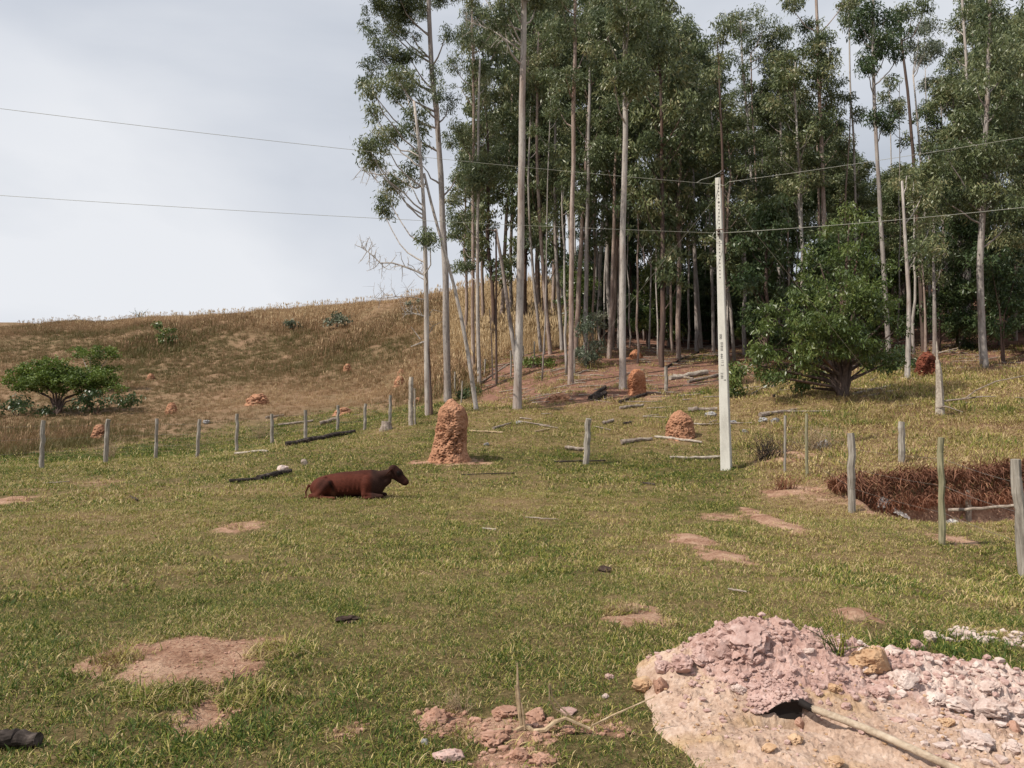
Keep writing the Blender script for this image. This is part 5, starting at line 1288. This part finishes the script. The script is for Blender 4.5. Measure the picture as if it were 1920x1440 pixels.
for q, a in enumerate([
 ([(1014, 672), (1008, 590), (999, 520), (994, 440), (990, 340), (995, 200)], 6, M_BARKG, [(1000, 210, 30, 36), (1010, 260, 30, 30), (990, 440, 22, 20, .6)], 'slim grey trunk, first of three leaning stems before the straw slope'),
 ([(1032, 668), (1024, 580), (1015, 480), (1008, 340), (1006, 180), (1010, 60)], 7.5, M_BARKR, [(1015, 90, 40, 40), (1000, 140, 40, 36), (1020, 180, 36, 30), (1040, 50, 36, 30)], 'second leaning stem before the straw slope, reddish above'),
 ([(1054, 662), (1049, 580), (1043, 480), (1040, 400), (1042, 250), (1040, 90)], 7.5, M_BARKG, [(1040, 120, 36, 40), (1030, 330, 36, 36), (1055, 270, 36, 36), (1050, 430, 22, 24, .7), (1020, 400, 24, 26, .6)], 'third leaning stem before the straw slope, nearest the dark wood'),
 ([(1070, 702), (1071, 560), (1073, 400), (1076, 250), (1078, 120), (1078, -40)], 10, M_BARKR, [(1060, 40, 40, 36), (1095, 100, 36, 36), (1040, -20, 60, 30), (1060, 140, 40, 36), (1045, 200, 36, 30)], 'tall pinkish trunk rising clear at the left rim of the dark wood'),
 ([(1099, 660), (1099, 560), (1101, 400), (1104, 280), (1106, 180), (1104, 60)], 9, M_BARKG, [(1110, 40, 46, 40), (1100, 90, 40, 40), (1130, 60, 40, 40)], 'grey trunk with hanging bark right of the tall pinkish one'),
 ([(1142, 682), (1145, 580), (1150, 470), (1152, 350), (1160, 200)], 8.5, M_BARKR, [(1150, 130, 46, 50), (1165, 220, 50, 50), (1130, 280, 46, 40)], 'brownish red trunk just left of the pale trunk by the orange mound'),
 ([(1160, 655), (1161, 500), (1163, 350), (1165, 200)], 6, M_BARKG, [(1190, 150, 50, 50), (1200, 240, 50, 50)], 'thin trunk half hidden behind the pale one by the orange mound'),
 ([(1168, 732), (1167, 600), (1168, 450), (1171, 330), (1173, 200), (1172, 60), (1172, -40)], 13, M_BARKW, [(1180, 20, 60, 40), (1140, 70, 50, 44), (1215, 70, 46, 46), (1170, -30, 80, 40), (1200, 130, 56, 44), (1150, 150, 44, 40)], 'thick pale trunk standing beside the orange termite mound'),
 ([(1254, 612), (1252, 540), (1248, 470), (1245, 400), (1235, 320), (1228, 240), (1230, 120)], 5.5, M_BARKW, [(1230, 150, 46, 46), (1250, 220, 46, 50), (1220, 40, 50, 50), (1262, 90, 30, 40, .8)], 'thin white stem slanting up inside the dark wood'),
 ([(1306, 612), (1303, 500), (1300, 380), (1297, 250), (1292, 110)], 8, M_BARKG, [(1285, 60, 30, 34), (1300, 100, 44, 36), (1270, 140, 40, 34), (1310, 160, 36, 36), (1290, 210, 44, 36), (1325, 130, 26, 24, .6)], 'grey trunk inside the wood left of the concrete pole'),
 ([(1338, 640), (1334, 500), (1330, 380), (1325, 250)], 6.5, M_BARKG, [(1320, 220, 30, 36, .7), (1325, 290, 34, 36)], 'pale trunk seen just left of the concrete pole'),
 ([(1357, 690), (1356, 560), (1357, 420), (1356, 300), (1350, 200), (1348, 100)], 7, M_BARKD, [(1345, 80, 24, 28, .5), (1360, 60, 22, 22, .5), (1342, 130, 26, 24, .6), (1362, 200, 18, 24, .4), (1340, 200, 20, 24, .5)], 'dark straight trunk rising right behind the concrete pole'),
 ([(1366, 690), (1364, 560), (1361, 430), (1360, 340)], 4, M_BARKW, [], 'thin pale stem right of the dark trunk behind the pole'),
 ([(1416, 650), (1414, 500), (1412, 390), (1406, 280), (1398, 190), (1391, 100), (1388, 40)], 7.5, M_BARKW, [(1385, 45, 30, 26, .7), (1370, 30, 26, 20, .5), (1400, 35, 34, 26, .7), (1375, 90, 30, 26, .6), (1390, 130, 30, 28, .6), (1380, 190, 24, 28, .6), (1372, 240, 26, 30, .8)], 'whitish trunk right of the pole with a thin grey green crown'),
 ([(1436, 640), (1420, 420), (1416, 300), (1410, 200), (1408, 100)], 5, M_BARKR, [(1430, 60, 34, 30), (1450, 85, 34, 32), (1415, 100, 28, 24), (1462, 60, 24, 24, .8), (1440, 150, 30, 28, .8), (1425, 200, 30, 30, .8)], 'slender pinkish trunk crossing close beside the whitish one'),
 ([(1470, 640), (1466, 400), (1462, 250), (1462, 120)], 6, M_BARKG, [(1460, 110, 30, 34, .8), (1480, 70, 26, 30, .7), (1470, 170, 36, 36), (1455, 240, 36, 36), (1480, 280, 40, 36)], 'grey trunk under the pale rounded crown right of the pole'),
 ([(1549, 640), (1546, 420), (1541, 280), (1537, 170), (1533, 80), (1530, -30)], 10, M_BARKR, [(1535, 60, 34, 26), (1560, 90, 34, 28), (1508, 55, 20, 12, .5), (1515, 95, 26, 26, .8), (1545, 130, 40, 28), (1530, 165, 34, 28), (1562, 160, 26, 22), (1556, 205, 28, 28), (1535, 240, 30, 24), (1570, 232, 18, 26, .7), (1480, 5, 16, 10, .5), (1580, 5, 20, 14, .5)], 'tall pinkish trunk with a narrow column of leaves left of the sky gap'),
 ([(1540, 642), (1536, 420), (1533, 300), (1530, 220)], 6, M_BARKR, [(1500, 180, 30, 30, .8), (1510, 240, 34, 34), (1575, 270, 26, 34, .8)], 'thin trunk against the left side of the leafy column tree'),
 ([(1606, 640), (1604, 380), (1600, 260), (1594, 150), (1592, 40)], 5.5, M_BARKW, [(1592, 15, 16, 16, .7), (1588, 35, 12, 12, .6), (1600, -10, 24, 14)], 'very slender bare stem alone in the sky gap with a tiny crown'),
 ([(1667, 640), (1657, 500), (1650, 380), (1645, 290), (1638, 180), (1636, 60), (1637, -20)], 9, M_BARKG, [(1606, 30, 20, 16), (1628, 15, 20, 14, .8), (1610, 62, 16, 14), (1632, 45, 14, 14, .8), (1660, 35, 26, 14), (1680, 48, 22, 14), (1650, 62, 26, 16), (1670, 75, 28, 16), (1640, 90, 28, 16), (1618, 105, 18, 14), (1660, 100, 26, 14), (1686, 100, 18, 14), (1625, 125, 14, 10, .7), (1648, 218, 18, 10, .8), (1655, 235, 22, 14)], 'dark leafed tall tree in the middle of the right sky gap'),
 ([(1732, 640), (1722, 450), (1712, 290), (1704, 190), (1695, 110), (1683, 20)], 8.5, M_BARKD, [(1690, 20, 24, 20, .5), (1710, 30, 26, 22, .4), (1735, 15, 22, 20, .4)], 'purplish dark trunk slanting up right of the dark leafed tree'),
 ([(1748, 640), (1735, 400), (1722, 250), (1713, 140)], 6, M_BARKW, [(1725, 55, 26, 16, .5), (1738, 80, 22, 14, .5), (1742, 45, 18, 12, .4), (1715, 80, 18, 14, .5)], 'whitish slender trunk with a pale airy crown right of the sky gap'),
 ([(1765, 640), (1745, 330), (1737, 240), (1735, 130)], 3.5, M_BARKG, [(1732, 105, 14, 12, .7), (1752, 90, 14, 12, .5), (1735, 155, 10, 8, .6), (1738, 200, 16, 12, .6)], 'thin twiggy stem with small separate leaf tufts against the sky'),
 ([(1815, 640), (1815, 400), (1812, 110), (1806, 40), (1802, -30)], 8, M_BARKW, [(1788, 45, 14, 10, .4), (1815, 20, 14, 12, .4), (1785, 100, 22, 14, .6), (1770, 150, 18, 14, .6)], 'pale bare topped trunk rising left of the great dark crown'),
 ([(1672, 640), (1671, 300), (1668, 170)], 3.5, M_BARKW, [(1668, 162, 12, 8, .8), (1680, 190, 12, 10, .7), (1684, 212, 14, 10, .7)], 'tiny far tree with two small tufts inside the sky gap'),
 ]):
    hero(a[0], a[1], a[2], a[3], a[4], d=[45, 44, 45, 36, 42, 42, 46, 33, 50, 46, 46, 38, 40, 46, 46, 48, 40, 42, 42, 36, 40, 44, 50, 44, 60][q], ext=[0, 0, 0, 6, 0, 0, 0, 6, 0, 0, 0, 0, 0, 0, 0, 0, 4, 0, 2, 4, 0, 0, 0, 4, 0][q],
         leaf=M_DARK if q == 19 else (M_PALE if q in (21, 22) else None), sub=.5, ll=.22, lw=.055)
# --- great dark conical crown at the right edge
hero([(1846, 700), (1840, 600), (1836, 500), (1845, 350), (1850, 200), (1856, 60), (1856, -20)], 13, M_BARKG,
     [(1858, 25, 26, 24), (1862, 65, 42, 30), (1850, 110, 60, 34), (1885, 130, 40, 34), (1828, 160, 46, 34), (1880, 180, 60, 36), (1840, 215, 70, 36), (1800, 240, 46, 36), (1890, 240, 60, 40), (1770, 285, 46, 34), (1830, 290, 70, 40), (1890, 310, 60, 40), (1740, 330, 46, 34), (1795, 350, 60, 36), (1860, 370, 70, 40), (1900, 400, 60, 40)],
     'great tree with a dense dark conical crown at the right edge', d=34, sub=.62, ll=.24, lw=.06, dens=.9)
hero([(1935, 720), (1930, 500), (1935, 300), (1925, 150)], 12, M_BARKR, [(1905, 100, 50, 40), (1930, 160, 60, 46), (1900, 210, 50, 40), (1930, 260, 60, 50), (1960, 90, 60, 60), (1900, 450, 50, 40)], 'leafy eucalyptus cut by the right edge of the view', d=36, sub=.62, ll=.24, lw=.06)
hero([(1700, 655), (1706, 600), (1702, 520), (1695, 420), (1690, 340)], 9, M_BARKW, [(1700, 330, 40, 30), (1730, 360, 40, 30), (1745, 420, 44, 36), (1720, 470, 40, 34)], 'pale trunk standing just right of the big bush', d=32, sub=.55, ll=.22, lw=.055)
for q, a in enumerate([(1752, 640, 1748, 440, 8), (1735, 640, 1728, 470, 5), (1876, 690, 1872, 420, 6), (1905, 680, 1900, 380, 7), (1808, 680, 1806, 420, 6), (1790, 660, 1786, 430, 4)]):
    hero([(a[0], a[1]), ((a[0]+a[2])/2+2, (a[1]+a[3])/2), (a[2], a[3])], a[4], [M_BARKG, M_BARKR][q % 2], [(a[2], a[3]-10, 34, 30, .8), (a[2]+20, a[3]+40, 30, 26, .8)], ['mottled trunk in the right wood above the dark red mound', 'thin trunk left of the mottled one in the right wood', 'shaded stem right of the great tree trunk', 'reddish shaded stem near the right edge of the wood', 'slim shaded trunk left of the great tree', 'thinnest stem between the mottled trunk and the great tree'][q], d=38+q, sub=.5, ll=.22, lw=.055)

# --- the big bright bush
def bush(u, v, blobs, label, m, name='broadleaf_bush', d=None, ll=.20, lw=.055, dens=1.0, sub=.5, bark=None, tw=12, group=None, droop=.8):
    a = hit(u, v) if d is None else at(u, v, d); d = a[1]; k = d/F; root = empty(name, a); cb = MB(); tb = MB()
    for c in blobs:
        dd = d + (c[5] if len(c) > 5 else rng.normal(0, .35)); C = at(c[0], c[1], dd)-a; Rr = np.array([c[2]*k, c[2]*k*.85, c[3]*k])
        cc = clump_set(cb, C, Rr, dens*(c[4] if len(c) > 4 else 1), ll, lw, sub, droop)
        mid = C*np.array([.16, .16, .45]); mid[2] = max(.2, C[2]*.5)
        tb.tube([np.array([rng.normal(0, .06), rng.normal(0, .06), -.3]), mid*np.array([.5, .5, .45]), mid, C], np.array([tw*.5, tw*.36, tw*.26, tw*.08])*k, 6, .5, False, .15)
        for c_ in cc[::3]: limb(tb, C, c_, .02*k*20, .006, .05)
    link('trunk', tb.mesh('trunk', bark or M_BARKD, True), root); link('crown', cb.mesh('crown', m), root)
    return tag(root, label, 'bush' if 'bush' in name or 'shrub' in name or 'sapling' in name else 'tree', group)
bush(1582, 742, [(1594, 398, 22, 24, 2), (1572, 432, 34, 30, 1.7), (1618, 436, 34, 30, 1.7), (1536, 490, 42, 34), (1590, 490, 60, 44), (1640, 492, 34, 34), (1496, 552, 46, 34), (1470, 575, 30, 22, .7), (1565, 555, 62, 46, 1, -1), (1630, 550, 60, 44, 1, -1), (1450, 600, 50, 34), (1520, 610, 60, 40, 1, -1.3), (1590, 610, 66, 44, 1, -1.3), (1660, 600, 40, 40),
     (1420, 645, 36, 26), (1465, 655, 50, 32), (1530, 660, 56, 32, 1, -1), (1600, 650, 60, 34, 1, -1), (1660, 650, 34, 30), (1680, 620, 20, 24, .7), (1420, 685, 24, 18, .7), (1480, 695, 36, 18, .7), (1540, 705, 40, 18, .7), (1440, 705, 30, 14, .6), (1620, 690, 40, 20, .8), (1665, 680, 30, 20, .8), (1500, 725, 30, 12, .7), (1455, 690, 34, 20), (1425, 668, 30, 20), (1520, 700, 40, 20)],
     'big rounded bright green bush on dark stems right of the pole', M_BUSH, sub=.34, ll=.18, lw=.050, dens=.52, tw=13, bark=M_BARKD)
# --- umbrella trees and shrubs on the left slope
bush(106, 776, [(60, 700, 46, 20), (95, 688, 48, 18), (135, 702, 46, 20), (28, 716, 24, 16), (60, 724, 44, 14), (105, 716, 66, 18), (170, 705, 44, 16), (205, 716, 30, 14), (180, 724, 46, 14), (215, 730, 24, 12), (130, 728, 40, 12, .8)],
     'spreading flat topped green tree low on the left slope', M_ACACIA, 'umbrella_tree', sub=.42, ll=.16, lw=.10, dens=1.0, tw=6, droop=.1)
bush(168, 740, [(150, 658, 26, 9), (180, 659, 34, 10), (207, 668, 22, 8), (170, 668, 34, 7), (190, 690, 34, 12), (215, 695, 18, 9)], 'second flat topped tree with white limbs just behind the spreading one', M_ACACIA, 'umbrella_tree', sub=.40, ll=.16, lw=.10, dens=1.0, tw=4, bark=M_BARKW, droop=.1)
bush(308, 648, [(300, 612, 12, 10), (308, 624, 20, 14), (316, 634, 18, 10), (300, 636, 12, 8)], 'small dark green shrub standing alone high on the left slope', M_BUSH, 'round_shrub', sub=.6, ll=.3, lw=.18, dens=1.2, tw=3)
bush(632, 616, [(628, 592, 18, 8), (640, 598, 14, 8), (618, 600, 10, 6)], 'silvery flowering shrub near the crest of the hill', M_PALE, 'pale_shrub', sub=.6, ll=.3, lw=.18, dens=.9, tw=2)
bush(548, 618, [(545, 606, 12, 6), (555, 610, 12, 6)], 'small pale shrub left of the silvery one near the crest', M_PALE, 'pale_shrub', sub=.55, ll=.3, lw=.18, dens=.8, tw=2)
bush(790, 572, [(785, 566, 18, 5), (770, 568, 12, 4)], 'pale shrub on the crest seen between the slim trunks', M_PALE, 'pale_shrub', sub=.5, ll=.3, lw=.18, dens=.7, tw=2)
bush(30, 780, [(20, 758, 34, 12), (80, 766, 40, 10), (-30, 760, 40, 14)], 'dark low thicket under the spreading tree at the left edge', M_DARK, 'low_bush', sub=.6, ll=.25, lw=.12, dens=.9, tw=3)
bush(180, 778, [(150, 755, 40, 14), (200, 745, 40, 14), (235, 750, 26, 10, .6)], 'dark undergrowth spreading right of the flat topped tree', M_DARK, 'low_bush', sub=.6, ll=.25, lw=.12, dens=.9, tw=3)
for a in [(1100, 690, [(1092, 620, 22, 24), (1108, 645, 26, 24), (1120, 600, 24, 20), (1085, 660, 16, 14, .7), (1112, 675, 18, 14, .7)], 'leafy sapling with pale new leaves between the trunks at the wood edge', M_PALE, .8),
          (1215, 650, [(1195, 590, 26, 18), (1225, 580, 30, 22), (1215, 605, 34, 14), (1190, 560, 22, 16)], 'dark leafy sapling on the forest floor behind the pale trunk', M_DARK, 1),
          (1235, 500, [(1240, 415, 40, 16), (1215, 435, 34, 14), (1265, 430, 26, 14)], 'bright green sapling crown showing in the middle of the dark wood', M_BUSH, 1),
          (1375, 745, [(1378, 690, 10, 14, .8), (1380, 715, 12, 16), (1374, 735, 9, 10)], 'narrow green seedling growing just right of the concrete pole', M_BUSH, 1),
          (1430, 660, [(1425, 480, 40, 40), (1400, 540, 30, 40), (1440, 430, 44, 40), (1410, 600, 26, 34, .8), (1395, 430, 30, 40)], 'tall dark bush between the concrete pole and the bright bush', M_DARK, 1),
          (1470, 640, [(1485, 380, 44, 36), (1500, 430, 40, 36), (1520, 370, 36, 30)], 'leafy young tree behind the top left of the bright bush', M_BUSH, .9),
          (1760, 660, [(1770, 560, 34, 30), (1800, 600, 34, 30), (1745, 590, 26, 26), (1790, 530, 36, 30), (1820, 640, 22, 22, .7)], 'shaded leafy bush right of the pale trunk in the right wood', M_DARK, 1),
          (1880, 680, [(1870, 520, 44, 36), (1900, 560, 44, 36), (1855, 480, 36, 30), (1890, 610, 36, 26), (1910, 500, 30, 36)], 'dark glossy bush hanging low near the right edge', M_DARK, 1),
          (1700, 690, [(1697, 660, 10, 12), (1703, 680, 12, 10)], 'small dark shrub at the foot of the trunk beside the bright bush', M_DARK, 1),
          (1650, 700, [(1640, 690, 30, 12, .8), (1670, 700, 22, 10, .7)], 'yellowish low shrub in half shade under the right of the bright bush', M_GRASS if False else M_ACACIA, .8),
          (1000, 690, [(1000, 676, 24, 10), (1035, 680, 26, 12), (975, 700, 16, 8, .7), (1060, 690, 16, 8, .7)], 'low olive undergrowth at the foot of the leaning stems', M_ACACIA, .8),
          (1300, 640, [(1285, 560, 30, 30), (1320, 590, 26, 30), (1300, 520, 36, 30), (1262, 540, 24, 24)], 'shaded understory bush deep in the wood left of the pole', M_DARK, 1),
          (880, 745, [(876, 735, 14, 8, .8), (868, 742, 10, 6, .7)], 'little dark bush at the foot of the leaning pale trunk', M_DARK, .8)]:
    bush(a[0], a[1], a[2], a[3], a[4], 'understory_bush', dens=a[5], sub=.42, ll=.2, lw=.06, tw=4)

# --- more slim stems before and inside the dark wood
for q in range(34):
    u = [1018, 1062, 1085, 1112, 1124, 1133, 1182, 1196, 1207, 1219, 1236, 1262, 1271, 1283, 1292, 1314, 1322, 1346, 1378, 1392, 1402, 1428, 1448, 1482, 1496, 1512, 1526, 1575, 1632, 1690, 1716, 1778, 1823, 1862][q]
    y = rng.uniform(38, 54); x = (u-960)/F*y; a = np.array([x, y, gz(x, y)]); H_ = rng.uniform(7, 15); w_ = rng.uniform(.035, .085); lean = rng.normal(0, .045)
    P_ = np.array([[lean*h_+rng.normal(0, .04), rng.normal(0, .04), h_] for h_ in np.linspace(-.4, H_, 10)])
    r_ = empty('eucalyptus_tree', a); tb = MB().tube(P_, w_*np.linspace(1.1, .4, 10), 7, .5, True, .1); cb = MB()
    for z_ in range(5):
        c_ = P_[-1]*[1, 1, 0]+[rng.normal(0, .5), rng.normal(0, .5), H_*(.78+.06*z_)]; limb(tb, trunk_at(P_, c_[2]-.8), c_, .02, .008); clump_set(cb, c_, np.array([.5, .5, .45]), .6, .24, .06, .4)
    link('trunk', tb.mesh('trunk', [M_BARKG, M_BARKW, M_BARKW, M_BARKR][q % 4], True), r_); link('crown', cb.mesh('crown', M_LEAF), r_)
    tag(r_, f'{["grey", "whitish", "pale", "pinkish"][q % 4]} {"very thin" if w_ < .05 else "thin" if w_ < .07 else "slim"} young eucalyptus stem ' + ('just left of the orange mound trunk' if u < 1168 else 'right behind the orange mound' if u < 1225 else 'between the orange mound and the pole' if u < 1345 else 'right of the pole before the tall dark bush' if u < 1440 else 'behind the left of the bright bush' if u < 1540 else 'behind the right of the bright bush' if u < 1700 else 'in front of the dense right wood'), 'tree', 'slim young stems of the wood')
# --- the stand behind: a few kinds, each copied
def stand_tree(H, crown0, width, dens, leaf, bark, nclump, sub=.6, ll=.28, lw=.085):
    root = empty('eucalyptus_tree', (0, 0, -200))
    n_ = 14; T_ = np.zeros((n_, 3)); T_[:, 2] = np.linspace(-.8, H, n_); T_[1:, :2] = np.cumsum(rng.normal(0, .07, (n_-1, 2)), 0); w = .13
    tb = MB().tube(T_, w*np.linspace(1.15, .25, n_), 7, .5, False, .1); cb = MB()
    for q in range(nclump):
        f_ = (q+rng.random())/nclump; z = H*(crown0+(1.02-crown0)*f_); rw = width*(.55+.7*math.sin(math.pi*min(1, .18+.8*f_)))*rng.uniform(.35, 1.0)
        a_ = rng.random()*6.283; c = trunk_at(T_, min(z, H))*[1, 1, 0]+np.array([math.cos(a_)*rw*.75, math.sin(a_)*rw*.75, z])
        j = trunk_at(T_, max(1, z-rw*.9-.4)); limb(tb, j, c, .035, .012)
        clump_set(cb, c, np.array([.85, .85, .6])*rng.uniform(.7, 1.3), dens, ll, lw, sub)
    link('trunk', tb.mesh('trunk', bark, True), root); link('crown', cb.mesh('crown', leaf), root); return root
kinds = [stand_tree(19, .50, 1.5, .5, M_LEAF, M_BARKG, 24), stand_tree(20, .55, 1.7, .5, M_LEAF, M_BARKW, 22), stand_tree(18, .36, 1.4, .6, M_LEAF, M_BARKR, 26), stand_tree(21, .6, 1.8, .5, M_LEAF, M_BARKW, 18),
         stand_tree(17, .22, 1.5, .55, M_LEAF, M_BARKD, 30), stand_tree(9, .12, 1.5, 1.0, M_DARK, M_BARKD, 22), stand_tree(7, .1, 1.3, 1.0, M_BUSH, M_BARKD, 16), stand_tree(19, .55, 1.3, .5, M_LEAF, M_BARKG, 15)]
used = set(); cnt = 0
def place(kind, x, y, top_v, label, group, wid=1.0):
    z = gz(x, y); root = kinds[kind]; Hk = [19, 20, 18, 21, 17, 9, 7, 19][kind]
    ztop = CAMZ + y*((720-top_v)/F + math.tan(PITCH)); s_ = float(np.clip((ztop-z)/Hk, .35, 1.9))
    if kind in used: o = copy_tree(root)
    else: o = root; used.add(kind)
    wd = wid*(.6+.4*s_)
    o.location = (x, y, z); o.rotation_euler = (rng.normal(0, .015), rng.normal(0, .015), rng.random()*6.28); o.scale = (wd, wd, s_)
    tag(o, label, 'tree', group)
def top_for(u):
    return np.interp(u, [900, 1000, 1060, 1250, 1275, 1340, 1365, 1420, 1500, 1540, 1575, 1640, 1700, 1745, 1780, 1830, 1900, 2300], [230, 60, -60, -60, 30, 60, 170, 110, 100, 60, 250, 300, 280, 290, 150, 20, -40, -60])
spots = []
tries = 0
while len(spots) < 100 and tries < 6000:
    tries += 1
    u = rng.uniform(1010, 2250); y = rng.uniform(39, 74); x = (u-960)/F*y
    if u < 1060 and y < 50: continue
    if any((x-a)**2+(y-b)**2 < 2.3**2 for a, b, _ in spots): continue
    spots.append((x, y, u))
for q, (x, y, u) in enumerate(spots):
    tv = top_for(u) + abs(rng.normal(0, 55)) + (rng.random() < .25)*80
    if u < 1345: kd, gr = rng.choice([0, 1, 2, 4, 4]), 'eucalyptus trees deep in the wood left of the pole'
    elif u < 1600: kd, gr = rng.choice([0, 1, 2, 3, 7]), 'eucalyptus trees in the open stand right of the pole'
    else: kd, gr = rng.choice([0, 2, 4, 4, 1]), 'eucalyptus trees of the dense right wood'
    dep = 'front row' if y < 50 else 'middle row' if y < 62 else 'rearmost row'
    look = ['grey stemmed', 'pale stemmed', 'reddish stemmed', 'high crowned pale', 'dark low branching', '', '', 'thin airy'][int(kd)]
    where = ('left of the orange mound' if u < 1165 else 'behind the orange mound' if u < 1230 else 'left of the concrete pole' if u < 1345 else
             'right of the concrete pole' if u < 1430 else 'behind the tall dark bush' if u < 1520 else 'above the bright green bush' if u < 1600 else 'below the right sky gap' if u < 1700 else 'left of the great conical crown' if u < 1790 else 'behind the great conical crown' if u < 1930 else 'beyond the right edge of the wood')
    lb = f'{look} eucalyptus in the {dep} {where}'
    place(int(kd), x, y, tv, lb, gr)
for q, (u, y, tv) in enumerate([(905, 58, 150), (925, 50, 60), (940, 56, -20), (962, 60, 20), (985, 52, -40), (1005, 60, 40), (1022, 50, -60), (1038, 56, -20), (1052, 62, 20), (875, 55, 240)]):
    x = (u-960)/F*y; place([2, 4, 2, 0, 4, 2, 4, 2, 0, 2][q], x, y, tv, ['short leafy', 'leafy', 'dense dark', 'reddish stemmed', 'tall dark crowned', 'bushy crowned', 'tallest dark', 'leaning leafy', 'grey stemmed leafy', 'lowest leafy'][q] + ' eucalyptus standing behind the slim trunks of the left row', 'leafy eucalyptus trees behind the left row')
n_u = 0; tries = 0; us = []
while n_u < 74 and tries < 3000:
    tries += 1
    u = rng.uniform(1075, 2150); y = rng.uniform(36, 66); x = (u-960)/F*y
    if 1060 < u < 1420 and y < 48: continue
    if any((x-a)**2+(y-b)**2 < 1.6**2 for a, b in us): continue
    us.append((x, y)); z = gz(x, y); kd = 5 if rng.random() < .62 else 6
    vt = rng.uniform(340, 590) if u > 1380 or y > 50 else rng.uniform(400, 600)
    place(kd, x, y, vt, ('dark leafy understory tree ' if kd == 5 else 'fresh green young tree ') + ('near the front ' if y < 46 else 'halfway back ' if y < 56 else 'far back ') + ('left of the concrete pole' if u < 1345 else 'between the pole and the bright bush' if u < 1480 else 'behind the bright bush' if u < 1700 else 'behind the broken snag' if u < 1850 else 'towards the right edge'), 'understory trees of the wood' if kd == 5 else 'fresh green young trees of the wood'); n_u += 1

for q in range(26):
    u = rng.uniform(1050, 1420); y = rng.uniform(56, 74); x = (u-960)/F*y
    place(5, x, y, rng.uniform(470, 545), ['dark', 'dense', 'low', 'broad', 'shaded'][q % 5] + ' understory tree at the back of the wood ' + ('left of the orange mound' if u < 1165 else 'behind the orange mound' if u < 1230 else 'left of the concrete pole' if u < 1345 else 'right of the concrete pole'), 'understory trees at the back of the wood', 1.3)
